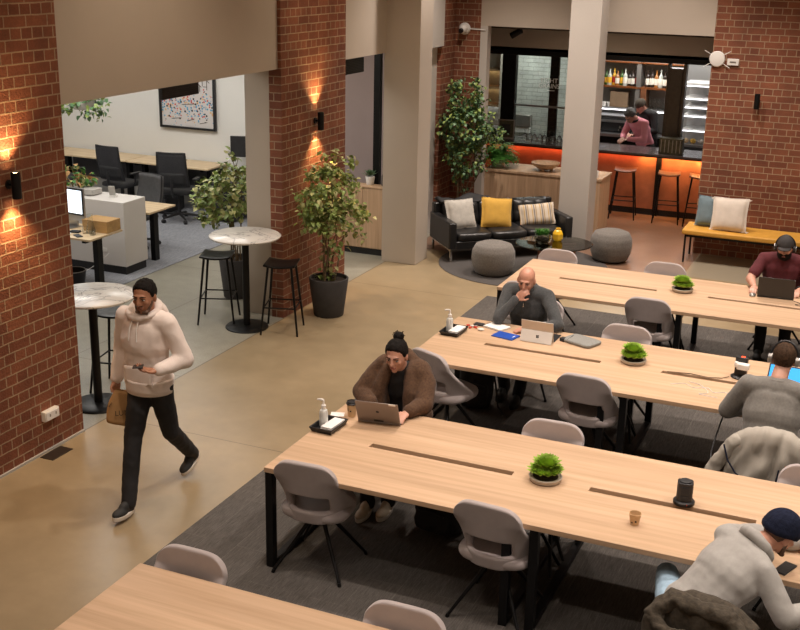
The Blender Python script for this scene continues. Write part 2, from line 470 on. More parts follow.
def blobs(mb, voxel, name, m, parent, smooth=4, disp=0, dscale=.08, factor=.5, dec=0):
    me = mb.mesh('tmp'); o = bpy.data.objects.new('tmp', me); COL.objects.link(o)
    r = o.modifiers.new('r', 'REMESH'); r.mode = 'VOXEL'; r.voxel_size = voxel; r.use_smooth_shade = True
    if smooth:
        q = o.modifiers.new('s', 'SMOOTH'); q.iterations = smooth; q.factor = factor
    dg = bpy.context.evaluated_depsgraph_get(); me2 = bpy.data.meshes.new_from_object(o.evaluated_get(dg))
    bpy.data.objects.remove(o); bpy.data.meshes.remove(me)
    if disp:
        ns = [v.normal.copy() for v in me2.vertices]
        for v, nn in zip(me2.vertices, ns):
            p = v.co/dscale
            # ridged folds
            h = 1-abs(noise.noise(p+V((11, 3, 7))))*2.4
            v.co += nn*(disp*(h*.7+noise.noise(p*2.3)*.5-.35))
    me2.polygons.foreach_set('use_smooth', [True]*len(me2.polygons))
    me2.materials.clear(); me2.materials.append(M[m]); me2.name = name
    o2 = bpy.data.objects.new(name, me2); COL.objects.link(o2); o2.parent = parent
    return o2
# ------------------------------------------------------------------ the room
# big surfaces
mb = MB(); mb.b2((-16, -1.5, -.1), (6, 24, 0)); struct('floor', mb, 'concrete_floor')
mb = MB(); mb.b2((-4.19, .2, .0), (5.5, 12.53, .008)); struct('floor', mb, 'carpet')
mb = MB(); mb.b2((-15.8, 9.5, .0), (-8.36, 15.2, .008)); struct('floor', mb, 'office_carpet')
# wall line X=-5.96 : brick pier, bulkhead, pier, column
mb = MB(); mb.b2((-6.45, 1.5, 0), (-5.96, 7.14, 5.6)); struct('wall_left', mb, 'brick')
mb = MB(); mb.b2((-6.11, 10.65, 0), (-5.96, 12.2, 5.6)); struct('wall_pier', mb, 'brick')
mb = MB(); mb.b2((-6.43, 10.68, 0), (-6.11, 12.2, 5.6)); struct('wall_pillar', mb, 'plaster', bevel=.004)
mb = MB(); mb.b2((-6.40, 7.14, 2.76), (-6.0, 10.68, 5.6)); struct('wall_bulkhead', mb, 'plaster')
mb = MB(); mb.b2((-6.40, 12.2, 2.74), (-6.0, 13.45, 5.6)); struct('wall_bulkhead', mb, 'plaster')
mb = MB(); mb.b2((-6.02, 13.45, 0), (-5.53, 13.87, 5.6)); struct('wall_column', mb, 'plaster', bevel=.006)
mb = MB(); mb.b2((-6.3, 13.87, 2.71), (-5.95, 15.36, 5.6)); struct('wall_lintel', mb, 'plaster_light')
mb = MB(); mb.b2((-6.25, 13.96, 0), (-6.05, 15.36, 2.71)); struct('wall_recess', mb, 'plaster_light')
mb = MB(); mb.b2((-6.3, 15.36, 0), (-5.99, 16.2, 5.6)); struct('wall_corner', mb, 'brick')
mb = MB(); mb.b2((-5.99, 15.9, 0), (-5.6, 16.2, 5.6)); struct('wall_corner', mb, 'brick')
mb = MB(); mb.b2((-5.6, 15.9, 0), (-5.49, 16.05, 2.98)); struct('wall_pilaster', mb, 'plaster_light')
mb = MB(); mb.b2((-5.6, 15.9, 2.98), (-2.3, 16.05, 5.6)); struct('wall_bulkhead', mb, 'plaster')
mb = MB(); mb.b2((-4.12, 15.3, 0), (-3.70, 15.72, 5.6)); struct('wall_column', mb, 'plaster_light', bevel=.006)
mb = MB(); mb.b2((-2.3, 15.9, 0), (-.82, 16.3, 5.6)); mb.b2((-.82, 15.9, 1.2), (3.5, 16.3, 5.6)); mb.b2((.3, 15.9, 0), (3.5, 16.3, 1.2)); struct('wall_back', mb, 'brick')
mb = MB(); mb.b2((-.80, 16.0, 0), (.28, 16.1, 1.18)); struct('door_1', mb, 'black_metal')
mb = MB(); mb.b2((-2.3, 16.3, 0), (-2.2, 18.6, 3.1)); struct('wall_bar_side', mb, 'plaster')
mb = MB(); mb.b2((-16, -1.5, 5.6), (6, 24, 5.75)); struct('ceiling', mb, 'plaster')
# skirting lines
mb = MB(); mb.b2((-5.96, 1.5, 0), (-5.945, 7.14, .02)); struct('baseboard_left', mb, 'concrete_pot')
# office shell
mb = MB(); mb.b2((-16, 15.2, 0), (-6.9, 15.4, 3.3)); struct('wall_office_back', mb, 'office_white')
mb = MB(); mb.b2((-16, 6.8, 3.2), (-6.45, 15.4, 3.3)); struct('ceiling', mb, 'office_white')
mb = MB(); mb.b2((-15.9, 6.8, 0), (-15.7, 15.2, 3.3)); struct('wall_office_left', mb, 'office_white')
mb = MB(); mb.b2((-13.5, 12.6, 2.12), (-9.4, 13.0, 3.2)); struct('trim_1', mb, 'office_white')
mb = MB(); mb.b2((-13.5, 12.2, 2.17), (-9.75, 12.6, 3.2)); struct('trim_2', mb, 'office_white')
# small room behind the pier
mb = MB(); mb.b2((-7.9, 14.9, 0), (-6.3, 15.0, 3.2)); struct('wall_nook', mb, 'mauve_wall')
mb = MB(); mb.b2((-6.36, 13.88, 0.0), (-6.27, 13.96, 2.75)); struct('trim_3', mb, 'black_metal')
# bar shell
mb = MB(); mb.b2((-9, 16.06, 3.0), (-2.2, 18.75, 3.1)); o = struct('ceiling', mb, 'ceiling_dark')
mb = MB()
for i in range(5): mb.b2((-8.9, 16.5+i*.42, 2.92), (-2.3, 16.58+i*.42, 3.0))
struct('ceiling_beams', mb, 'ceiling_dark')
mb = MB(); mb.b2((-9, 18.55, 2.45), (-2.2, 18.75, 3.0)); struct('wall_bar_top', mb, 'plaster')
mb = MB(); mb.b2((-9, 16.35, 0), (-8.9, 22, 2.9)); struct('wall_bar_left', mb, 'plaster')
mb = MB(); mb.b2((-9, 21.9, 0), (-1.2, 22, 2.9)); struct('wall_kitchen_back', mb, 'plaster_light')
mb = MB(); mb.b2((-1.3, 16.3, 0), (-1.2, 22, 2.9)); struct('wall_kitchen_right', mb, 'plaster_light')
mb = MB(); mb.b2((-9, 18.76, 2.8), (-1.2, 22, 2.9)); struct('ceiling', mb, 'plaster_light')
mb = MB(); mb.b2((-6.55, 20.3, 0), (-5.45, 20.4, 2.8)); struct('wall_tiled', mb, 'white_brick')
mb = MB(); mb.b2((-5.45, 20.3, 0), (-5.38, 21.4, 2.8)); struct('trim_5', mb, 'office_white')

# bar window wall: black steel frames
mb = MB()
mb.b2((-8.9, 18.55, 2.37), (-2.25, 18.68, 2.50))
mb.b2((-6.12, 18.55, 1.0), (-5.88, 18.68, 2.37))
mb.b2((-6.62, 18.58, 1.0), (-6.5, 18.66, 2.37))
mb.b2((-4.83, 18.56, 1.0), (-4.66, 18.68, 2.37))
struct('window_1', mb, 'black_metal', bevel=.004)
mb = MB(); mb.b2((-5.88, 18.60, 1.0), (-4.83, 18.61, 2.37)); o = struct('window_2', mb, 'pane_glass')
mb = MB(); mb.b2((-5.88, 18.57, 1.53), (-4.83, 18.6, 1.56)); mb.build('rail', 'steel', o)
g2 = o
for txt, z in (('EIGHT', 1.975), ('GRAINS', 1.885)):
    T = Matrix.Translation((-5.30, 18.59, z)) @ rotm('X', 90)
    text_mesh(txt, .105, 'paper_white', 'window_lettering', g2, T)
mb = MB(); mb.box((-5.26, 18.59, 1.815), (.12, .002, .008)); mb.build('window_line', 'paper_white', g2)
mb = MB(); mb.b2((-5.30, 18.62, 1.0), (-5.15, 18.68, 2.37)); struct('window_3', mb, 'black_metal')
mb = MB(); mb.b2((-6.5, 18.61, 1.0), (-6.12, 18.62, 2.37)); o = struct('window_4', mb, 'pane_glass')
mb = MB(); mb.b2((-3.31, 18.5, 1.0), (-3.10, 18.7, 2.3)); mb.b2((-3.35, 18.52, 1.0), (-3.31, 18.68, 2.37)); mb.b2((-3.10, 18.52, 1.0), (-3.05, 18.68, 2.37)); struct('window_5', mb, 'bronze_metal', bevel=.006)

# the bar counter
bar = empty('bar_counter', (-4.6, 18.3, 0), 0, 'long bar counter with dark top and glowing orange front below it', 'bar counter')
x0, x1 = -3.6, 2.28
def L(mb, nm, m, p=bar, **k): return mb.build(nm, m, p, **k)
mb = MB(); mb.b2((x0, -.22, .10), (x1, .30, .95)); L(mb, 'bar_front', 'bar_front', smooth=False)
mb = MB(); mb.b2((x0, -.20, 0), (x1, .28, .10)); L(mb, 'kickboard', 'black_plastic', smooth=False)
mb = MB(); mb.b2((x0, -.32, .965), (x1, .42, 1.0)); L(mb, 'worktop', 'bar_top', bevel=.004)
mb = MB(); mb.b2((x0, -.30, .945), (x1, -.26, .963)); o = L(mb, 'light_strip_housing', 'black_metal', smooth=False)
mb = MB(); mb.b2((x0, -.255, .950), (1.02, -.235, .962)); L(mb, 'light_strip', 'led_red', smooth=False)
mb = MB(); mb.b2((1.05, -.255, .950), (x1, -.235, .962)); L(mb, 'light_strip', 'led_amber', smooth=False)
mb = MB(); mb.b2((1.29, -.25, 0), (1.37, -.22, .945)); L(mb, 'post', 'black_metal', smooth=False)
mb = MB(); mb.b2((x0, .42, .85), (x1, 1.0, .9)); mb.b2((x0, .3, .0), (x1, .42, .9)); L(mb, 'rear_worktop', 'steel', smooth=False)

# low joinery wall with planter between lounge and bar
cab = empty('timber_planter_cabinet', (-4.55, 16.35, 0), 0, 'long low timber-clad cabinet behind the black sofa', 'cabinet')
mb = MB()
for i in range(14):
    a = -.94+i*.127; mb.b2((a, -.32, .07), (a+.1255, -.305, .86))
mb.b2((-.94, -.305, .07), (.836, .30, .86)); L(mb, 'panel', 'oak_panel', cab, smooth=False)
mb = MB(); mb.b2((-.95, -.335, .86), (.85, .33, .895)); L(mb, 'top_board', 'oak_panel', cab, bevel=.003)
mb = MB(); mb.b2((-.92, -.28, 0), (.81, .28, .07)); L(mb, 'kickboard', 'black_plastic', cab, smooth=False)
mb = MB(); mb.b2((-3.86, 16.1, .895), (-3.77, 16.12, 1.0)); tag(mb.build('card_holder', 'white_plastic', bevel=.003), 'small white card standing at the end of the timber cabinet', 'card'); 
# nook cabinet
nk = empty('tall_timber_cabinet', (-6.3, 13.78, 0), 0, 'timber cabinet with black kick between brick pier and column', 'cabinet')
mb = MB(); mb.b2((-.42, -.12, .09), (.21, .06, .93)); mb.b2((-.42, -.135, .10), (-.105, -.12, .92)); mb.b2((-.10, -.135, .10), (.21, -.12, .92)); L(mb, 'carcass', 'oak_panel', nk, bevel=.003)
mb = MB(); mb.b2((-.43, -.14, .93), (.22, .07, .95)); L(mb, 'top_board', 'oak_panel', nk, bevel=.002)
mb = MB(); mb.b2((-.40, -.10, 0), (.19, .05, .09)); L(mb, 'kickboard', 'black_plastic', nk, smooth=False)

# hanging black speaker panels under the bulkheads
def speaker(loc, lab):
    r = empty('speaker_panel', loc, 0, lab, 'speaker')
    mb = MB(); mb.box((0, 0, -.11), (.04, .62, .19)); mb.build('casing', 'black_plastic', r, bevel=.006)
    mb = MB()
    for i in range(9): mb.box((.022, 0, -.03-i*.02), (.006, .59, .008))
    mb.build('grille', 'mesh_black', r, smooth=False)
    mb = MB(); mb.cyl((0, .15, -.01), (0, .15, .10), .012); mb.cyl((0, -.15, -.01), (0, -.15, .10), .012); mb.build('bracket', 'black_metal', r)
speaker((-6.33, 9.31, 2.79), 'black speaker panel hanging in front of the framed picture')
speaker((-6.33, 13.15, 2.69), 'black speaker panel hanging beyond the brick pier with plant')

# ------------------------------------------------------------------ wall lamps and small fittings
def sconce(loc, rz, lab, on=True):
    r = empty('wall_lamp', loc, rz, lab, 'wall lamp')
    mb = MB(); mb.lathe([(.0, -.088), (.026, -.088), (.030, -.100), (.034, -.100), (.036, -.09), (.036, .09), (.034, .10), (.030, .10), (.026, .088), (0, .088)], (.075, 0, 0), 20)
    mb.build('lamp_body', 'black_metal', r)
    mb = MB(); mb.cyl((0, 0, 0), (.012, 0, 0), .035); mb.cyl((.01, 0, 0), (.05, 0, 0), .012); mb.build('wall_mount', 'black_metal', r)
    if on:
        mb = MB(); mb.cyl((.075, 0, .089), (.075, 0, .092), .024); mb.cyl((.075, 0, -.092), (.075, 0, -.089), .024); mb.build('lens', 'lamp_lens', r)
        for s in (1, -1):
            l = bpy.data.lights.new('sconce_beam', 'SPOT'); l.energy = 42; l.color = (1, .62, .28); l.spot_size = math.radians(105); l.spot_blend = .9; l.shadow_soft_size = .02
            lo = bpy.data.objects.new('sconce_beam', l); COL.objects.link(lo); lo.parent = r; lo.location = (.085, 0, .12*s)
            lo.rotation_euler = (PI if s > 0 else 0, 0, 0)
    return r
sconce((-5.96, 6.49, 2.25), 0, 'lit up-and-down wall lamp on the near left brick pier')
sconce((-5.96, 11.42, 2.13), 0, 'lit up-and-down wall lamp on brick pier above the potted tree')
sconce((-1.65, 15.9, 2.17), -90, 'unlit black cylinder wall lamp on the far right brick wall', False)
# double socket
r = empty('power_socket', (-5.96, 6.72, .32), 0, 'white surface-mounted power socket low on the left brick pier', 'power socket')
mb = MB(); mb.box((.022, 0, 0), (.044, .17, .085)); mb.build('box', 'white_plastic', r, bevel=.005)
mb = MB(); mb.box((.047, 0, 0), (.008, .15, .07)); mb.build('faceplate', 'paper_white', r, bevel=.002)
for s in (-.035, .035):
    mb = MB(); mb.box((.052, s, .005), (.004, .012, .02)); mb.build('switch', 'grey_metal', r)
# floor vent beside the pier
mb = MB(); mb.b2((-5.93, 6.55, 0), (-5.80, 6.80, .006)); o = mb.build('floor_vent', 'bronze_metal', bevel=.002); recenter(o); tag(o, 'small dark metal plate in the floor under the white socket', 'floor plate')
# security camera
r = empty('security_camera', (-5.84, 15.9, 2.93), 0, 'white dome security camera on the brick corner above tall plant', 'security camera')
mb = MB(); mb.lathe([(0, 0), (.085, 0), (.085, .03), (.07, .05), (0, .05)], T=rotm('X', 90)); mb.build('base', 'white_plastic', r)
mb = MB(); mb.ell((0, -.07, 0), .062); mb.build('housing', 'white_plastic', r)
mb = MB(); mb.cyl((-.01, -.12, -.02), (-.015, -.148, -.028), .034); mb.build('lens', 'black_plastic', r)
mb = MB(); mb.tube([(.05, -.01, 0), (.22, -.01, -.005), (.32, -.01, -.01)], .008); mb.build('conduit', 'white_plastic', r)
for px, a in ((-5.35, 20),):
    r = empty('ceiling_spotlight', (px, 16.9, 2.92), a, 'black adjustable spotlight under the dark ceiling above the bar', 'spotlight')
    mb = MB(); mb.cyl((0, 0, 0), (0, 0, -.07), .012); mb.build('stem', 'black_metal', r)
    mb = MB(); mb.cyl((.05, -.02, -.04), (-.10, .03, -.13), .045, .05, 20); mb.build('lamp_head', 'black_metal', r)
# detector with aerials on far wall
r = empty('wireless_access_point', (-2.23, 15.9, 2.69), 0, 'round white device with four small aerials on brick wall corner', 'access point')
mb = MB(); mb.lathe([(0, 0), (.10, 0), (.105, .012), (.095, .035), (.05, .045), (0, .045)], T=rotm('X', 90)); mb.build('disc', 'white_plastic', r)
for a in (35, 145, 215, 325):
    c, s = math.cos(math.radians(a)), math.sin(math.radians(a))
    mb = MB(); mb.cyl((c*.08, -.02, s*.08), (c*.21, -.03, s*.19), .005, .004); mb.build('aerial', 'white_plastic', r)
r = empty('wall_switch', (-2.02, 15.9, 2.66), 0, 'small white box beside the round device on brick wall', 'junction box')
mb = MB(); mb.box((0, -.015, 0), (.15, .03, .085)); mb.build('box', 'white_plastic', r, bevel=.004)
mb = MB(); mb.box((0, -.032, 0), (.08, .003, .02)); mb.build('label_strip', 'grey_metal', r)

# ------------------------------------------------------------------ framed picture (generic abstract)
r = empty('framed_picture', (-10.17, 15.17, 1.66), 0, 'large black-framed abstract picture of coloured flecks on white', 'picture')
w, h = .50, .41
mb = MB()
for s in (-1, 1):
    mb.box((s*w, -.01, 0), (.035, .05, 2*h+.035)); mb.box((0, -.01, s*h), (2*w, .05, .035))
mb.build('frame', 'black_plastic', r, bevel=.003)
mb = MB(); mb.box((0, 0, 0), (2*w, .02, 2*h)); mb.build('print', 'art_print', r, smooth=False)
mb = MB(); y = -.013
def stroke(a, b, t=.010):
    a, b = V((a[0], y, a[1])), V((b[0], y, b[1])); mb.cyl(a, b, t/2, t/2, 6)
for a, b in (((.20, .30), (.27, .24)), ((.24, .27), (.24, .17)), ((.25, .34), (.33, .38)), ((.33, .38), (.42, .31)), ((.37, .34), (.37, .20)), ((.29, .33), (.29, .26)), ((.30, .25), (.36, .25)), ((-.3, -.28), (-.12, -.26)), ((0, -.3), (.12, -.26)), ((.22, -.33), (.36, -.30)), ((-.1, -.05), (.2, -.02))): stroke(a, b)
mb.build('ink_strokes', 'ink', r)
# ------------------------------------------------------------------ shared tables
def slab_holes(xs, ys, holes, z0, z1):
    mb = MB(); nx, ny = len(xs), len(ys)
    vs = [(x, y, z) for z in (z0, z1) for y in ys for x in xs]
    idx = lambda i, j, k: k*nx*ny+j*nx+i
    fs = []; solid = lambda i, j: 0 <= i < nx-1 and 0 <= j < ny-1 and (i, j) not in holes
    for j in range(ny-1):
        for i in range(nx-1):
            if not solid(i, j): continue
            fs.append((idx(i, j, 1), idx(i+1, j, 1), idx(i+1, j+1, 1), idx(i, j+1, 1)))
            fs.append((idx(i, j, 0), idx(i, j+1, 0), idx(i+1, j+1, 0), idx(i+1, j, 0)))
            if not solid(i-1, j): fs.append((idx(i, j, 0), idx(i, j, 1), idx(i, j+1, 1), idx(i, j+1, 0)))
            if not solid(i+1, j): fs.append((idx(i+1, j, 0), idx(i+1, j+1, 0), idx(i+1, j+1, 1), idx(i+1, j, 1)))
            if not solid(i, j-1): fs.append((idx(i, j, 0), idx(i+1, j, 0), idx(i+1, j, 1), idx(i, j, 1)))
            if not solid(i, j+1): fs.append((idx(i, j+1, 0), idx(i, j+1, 1), idx(i+1, j+1, 1), idx(i+1, j+1, 0)))
    return mb.add(vs, fs)
def work_table(yc, lab):
    r = empty('work_table', (-1.68, yc, 0), 0, lab, 'table', 'long oak work tables on the carpet')
    W, D = 1.75, .625
    xs = [-W, -1.27, -.25, .26, 1.28, W]; ys = [-D, -.03, .03, D]
    slab_holes(xs, ys, {(1, 1), (3, 1)}, .705, .74).build('tabletop', 'oak_top', r, smooth=False, bevel=.003)
    for a in (-1.27, .26):
        mb = MB(); mb.b2((a, -.06, .62), (a+1.02, .06, .63)); mb.b2((a, -.065, .62), (a+1.02, -.055, .704)); mb.b2((a, .055, .62), (a+1.02, .065, .704))
        mb.build('cable_tray', 'dark_oak', r, smooth=False)
    for x, w in ((-1.72, .055), (-.085, .055), (.085, .055), (1.72, .055)):
        mb = MB()
        for s in (-1, 1): mb.box((x, s*(D-.035), .352), (w, .055, .704))
        mb.box((x, 0, .025), (w, 2*D-.08, .05)); mb.box((x, 0, .68), (w, 2*D-.08, .049))
        mb.build('leg_frame', 'black_metal', r, smooth=False, bevel=.003)
    mb = MB(); mb.cyl((-.07, -.25, .66), (.07, .1, .1), .012); mb.cyl((-.07, .25, .66), (.07, -.1, .1), .012); mb.box((0, .3, .66), (3.4, .04, .04)); mb.box((0, -.3, .66), (3.4, .04, .04)); mb.build('brace', 'black_metal', r)
    return r
YA, YB, YC, YD = 6.465, 8.82, 11.18, 3.87
work_table(YD, 'nearest oak work table, cut off by the bottom edge')
work_table(YA, 'oak work table where the woman in brown coat sits')
work_table(YB, 'oak work table where the bald man sits')
work_table(YC, 'farthest oak work table, in front of the sofa and bench')

# ------------------------------------------------------------------ upholstered chairs
def make_chair():
    r = empty('tub_chair', (0, 0, 0), 0, 'chair', 'chair', 'grey upholstered chairs at the work tables')
    NU, NV = 22, 20
    def shell(u, v):
        s = u*2-1
        z = .400+v*.45
        t = v
        top = max(0, (t-.72)/.28); wd = .224*(1-.12*top**3)
        wd *= (.96+.04*math.sin(min(1, t/.5)*PI/2))
        z -= .055*abs(s)**5.5*top
        x = wd*s
        wing = (.36*(max(0, .74-t)/.74)**1.1+.015)*abs(s)**3.4*(1-.4*max(0, (.2-t)/.2)**2)
        yb = -.195-.055*t
        return V((x, yb+wing, z))
    mb = MB(); mb.grid(shell, NU, NV, skip=lambda i, j: (4 <= i <= NU-5 and 4 <= j <= 8))
    mb.build('backrest', 'chair_fabric', r, solid=.042, sub=2, ang=180)
    # seat pad
    mb = MB()
    def sup(a, w, d): 
        c, s = math.cos(a), math.sin(a); e = .62
        return (math.copysign(abs(c)**e, c)*w, math.copysign(abs(s)**e, s)*d)
    rings = [(.60, .395), (.93, .400), (1.0, .425), (1.0, .452), (.95, .472), (.72, .474)]
    n = 32; vs = []; fs = []
    for k, z in rings:
        for i in range(n):
            x, y = sup(2*PI*i/n, .232*k, .225*k); 
            vs.append((x*(1-.10*(y/.225)), y+.015, z))
    for j in range(len(rings)-1):
        for i in range(n): fs.append((j*n+i, j*n+(i+1) % n, (j+1)*n+(i+1) % n, (j+1)*n+i))
    vs += [(0, .015, .39), (0, .0, .464)]
    k = len(vs)-2
    for i in range(n): fs.append((k, (i+1) % n, i)); fs.append((k+1, (len(rings)-1)*n+i, (len(rings)-1)*n+(i+1) % n))
    mb.add(vs, fs); mb.build('seat', 'chair_fabric', r, ang=180, sub=1)
    mb = MB(); mb.cyl((0, 0, .345), (0, 0, .40), .075, .11); mb.build('hub', 'black_metal', r)
    for sx, sy in ((1, 1), (1, -1), (-1, 1), (-1, -1)):
        mb = MB(); mb.cyl((sx*.03, sy*.03, .375), (sx*.235, sy*.225, .02), .017, .0105, 10); mb.cyl((sx*.235, sy*.225, .022), (sx*.241, sy*.231, 0), .013, .013, 10)
        mb.build('leg', 'black_metal', r)
    return r
C0 = make_chair()
chairs = [
 (-3.12, 6.04, 3, 'grey chair at the near left end of the woman\'s table, whole back in view'),
 (-1.85, 6.01, -4, 'grey chair with slotted back pushed under the table, front centre below the succulent'),
 (-1.85, 6.92, 182, 'grey chair top showing beyond the middle table\'s potted succulent'),
 (-.12, 6.93, 180, 'grey chair top at right edge behind table with the black tower socket'),
 (-3.10, 8.34, -24, 'turned grey chair behind the brown coat woman, next to a black backpack'),
 (-1.89, 8.39, -3, 'grey chair with slotted back in front of the bald man\'s table'),
 (-1.87, 9.31, 180, 'grey chair top beyond the bald man\'s table, left of its succulent'),
 (-3.12, 10.70, 0, 'grey chair directly behind the bald man, mostly hidden by him'),
 (-1.88, 10.72, 0, 'grey chair with slotted back at near side of the farthest table'),
 (-3.16, 11.65, 182, 'grey chair top at the farthest table, in front of the glass coffee table'),
 (-1.98, 11.65, 180, 'grey chair top at the farthest table, below the pillowed bench'),
 (-3.14, 4.33, 180, 'grey chair top at the corner of the nearest table, lower left'),
 (-1.87, 4.31, 180, 'grey chair top at the nearest table, bottom centre'),
 (-3.17, 7.44, 180, 'grey chair hidden behind the woman in the brown coat'),
 (-2.80, 9.76, 178, 'grey chair under the bald man in the dark jumper'),
 (-.80, 12.14, 180, 'grey chair under the bearded man in the cap'),
 (-.44, 7.87, 0, 'grey chair under the headphone man in grey, with a pale jacket on it'),
 (-.47, 5.47, -8, 'grey chair under the man in the navy beanie'),
]
CH = []
for i, (x, y, a, lab) in enumerate(chairs):
    if i == 0: o = C0; o.location = (x, y, .008); o.rotation_euler = (0, 0, math.radians(a)); o['label'] = lab
    else: o = place(C0, (x, y, .008), a, lab)
    CH.append(o)

# ------------------------------------------------------------------ round tables and stools
def round_table(x, y, lab, rz=0):
    r = empty('round_bar_table', (x, y, 0), rz, lab, 'round table', 'tall round marble tables')
    mb = MB(); mb.lathe([(0, 1.018), (.375, 1.018), (.385, 1.028), (.385, 1.036), (.375, 1.043), (0, 1.043)], n=56); mb.build('tabletop', 'marble', r)
    mb = MB(); mb.cyl((0, 0, .02), (0, 0, 1.018), .038, .038, 20); mb.cyl((0, 0, .99), (0, 0, 1.018), .12, .12, 20); mb.build('column', 'black_metal', r)
    mb = MB(); mb.lathe([(0, .0), (.235, 0), (.235, .012), (.22, .024), (.06, .03), (0, .03)], n=40); mb.build('base', 'black_metal', r)
round_table(-6.17, 10.20, 'tall round marble-topped table between two black stools')
round_table(-6.22, 7.68, 'tall round marble-topped table half hidden by the near brick pier', 70)
def stool(x, y, rz, lab, grp='black bar stools at the round tables', seat='black_metal', H=.75, name='bar_stool'):
    r = empty(name, (x, y, 0), rz, lab, 'stool', grp)
    mb = MB(); mb.grid(lambda u, v: V(((u-.5)*.34*(1+.0*v), (v-.5)*.34, H-.005+.022*(2*u-1)**2)), 8, 4); mb.build('seat', seat, r, solid=.02, bevel=.004)
    k = .125; e = .20
    for sx, sy in ((1, 1), (1, -1), (-1, 1), (-1, -1)):
        mb = MB(); mb.cyl((sx*k, sy*k, H), (sx*e, sy*e, 0), .014, .011, 10); mb.build('leg', 'black_metal', r)
    f = k+(e-k)*(1-.30/H); mb = MB(); P = [(f, f, .30), (f, -f, .30), (-f, -f, .30), (-f, f, .30)]
    for a in range(4): mb.cyl(P[a], P[(a+1) % 4], .008)
    mb.build('footrest', 'black_metal', r)
stool(-6.57, 10.27, 22, 'black metal stool left of the far round table')
stool(-5.77, 10.28, 18, 'black metal stool in front of brick pier, beside the far round table')
stool(-6.30, 8.10, 12, 'black metal stool behind the walking man, at near round table')
for i, (x, lab) in enumerate(((-3.72, 'wooden-seat bar stool at the bar, nearest the pale column'), (-3.03, 'wooden-seat bar stool in the middle of the three at the bar'), (-2.55, 'wooden-seat bar stool half hidden by the brick wall'))):
    stool(x, 17.72, 8, lab, 'bar stools at the glowing bar', 'stool_wood', .76)

# ------------------------------------------------------------------ lounge
mb = MB(); mb.lathe([(0, 0), (1.12, 0), (1.13, .006), (1.12, .012), (0, .012)], n=80); o = mb.build('round_rug', 'rug_dark', loc=(-4.25, 14.15, 0)); tag(o, 'large round dark rug under the black sofa', 'rug')
SX, SY, SA = -4.74, 14.63, 41
def in_sofa(name, loc, rz, lab, cat, grp=None): 
    c, s = math.cos(math.radians(SA)), math.sin(math.radians(SA))
    return empty(name, (SX+c*loc[0]-s*loc[1], SY+s*loc[0]+c*loc[1], loc[2]), SA+rz, lab, cat, grp)
sofa = empty('leather_sofa', (SX, SY, .012), SA, 'black tufted leather sofa on chrome legs in the lounge corner', 'sofa'); sofa.scale.z = .9
W = .89; Dp = .39
def cushion(mb, c, d, puff=.03, nx=10, ny=10):
    """soft box: superellipsoid"""
    n, m = 28, 14; vs = []; fs = []
    def se(w, e): return math.copysign(abs(w)**e, w)
    for j in range(m+1):
        t = -PI/2+PI*j/m
        for i in range(n):
            a = 2*PI*i/n
            vs.append((c[0]+d[0]/2*se(math.cos(t), .35)*se(math.cos(a), .28), c[1]+d[1]/2*se(math.cos(t), .35)*se(math.sin(a), .28), c[2]+d[2]/2*se(math.sin(t), .55)))
    for j in range(m):
        for i in range(n):
            a = j*n+i; b = j*n+(i+1) % n; fs.append((a, b, b+n, a+n))
    fs += [tuple(range(n-1, -1, -1)), tuple(range(m*n, m*n+n))]
    return mb.add(vs, fs)
for i in range(3):
    mb = MB(); cushion(mb, (-.52+i*.52, -.06, .36), (.525, .66, .15)); mb.build('seat_cushion', 'leather', sofa)
    # tufted back cushion
    def tuft(u, v, i=i):
        x = -.78+.52*i+u*.52; z = .42+v*.34
        e = (1-(2*u-1)**8)*(1-(2*v-1)**8)
        q = abs(math.sin(u*PI*3))*abs(math.sin(v*PI*2))
        return V((x, .19-.10*v*0-.075*e**.5*(0.75+.25*q**.4)+.10*v, z))
    mb = MB(); mb.grid(tuft, 18, 12); 
    mb.build('back_cushion', 'leather', sofa, solid=.03, ang=180)
mb = MB(); mb.box((0, .33, .50), (1.78, .10, .50)); mb.build('back_panel', 'leather', sofa, bevel=.02)
for s in (-1, 1):
    mb = MB(); mb.box((s*(W-.04), 0, .395), (.11, .80, .40)); mb.build('armrest', 'leather', sofa, bevel=.018)
mb = MB(); mb.box((0, -.02, .245), (1.70, .72, .11)); mb.build('base', 'leather', sofa, bevel=.01)
mb = MB()
for s in (-1, 1): mb.box((0, s*.36, .178), (1.74, .025, .025)); mb.box((s*.86, 0, .178), (.025, .72, .025))
mb.build('rail', 'chrome', sofa)
for sx in (-1, 1):
    for sy in (-1, 1):
        mb = MB(); mb.box((sx*.86, sy*.36, .085), (.028, .028, .17)); mb.build('leg', 'chrome', sofa)
def pillow(parent_name, loc, rz, w, h, m, lab, lean=-22, tw=0, grp='cushions on the black sofa', free=None):
    if free: r = empty(parent_name, free[0], free[1], lab, 'cushion', grp)
    else: r = in_sofa(parent_name, loc, rz, lab, 'cushion', grp)
    r.rotation_euler[0] = math.radians(lean); r.rotation_euler[1] = math.radians(tw)
    def f(side):
        def g(u, v):
            a, b = 2*u-1, 2*v-1
            e = max(0, (1-a**4))*max(0, (1-b**4))
            k = 1-.05*(1-abs(a*b))*max(abs(a), abs(b))
            return V((a*w/2*k, side*(.004+.075*e**.6)+.004*noise.noise(V((a*3, b*3, side))), h/2+b*h/2*k))
        return g
    mb = MB(); mb.grid(f(1), 16, 16); mb.grid(f(-1), 16, 16)
    bm_o = mb.build('cover' if False else parent_name+'_cover', m, r, ang=180)
    q = bm_o.modifiers.new('w', 'WELD'); q.merge_threshold = .0105
    return r
pillow('cushion', (-.60, -.10, .385), 8, .44, .42, 'pale_fabric', 'pale grey cushion at left end of black sofa')
pillow('cushion', (-.12, -.12, .385), -6, .44, .42, 'mustard', 'mustard yellow cushion in the middle of the black sofa', -20, 5)
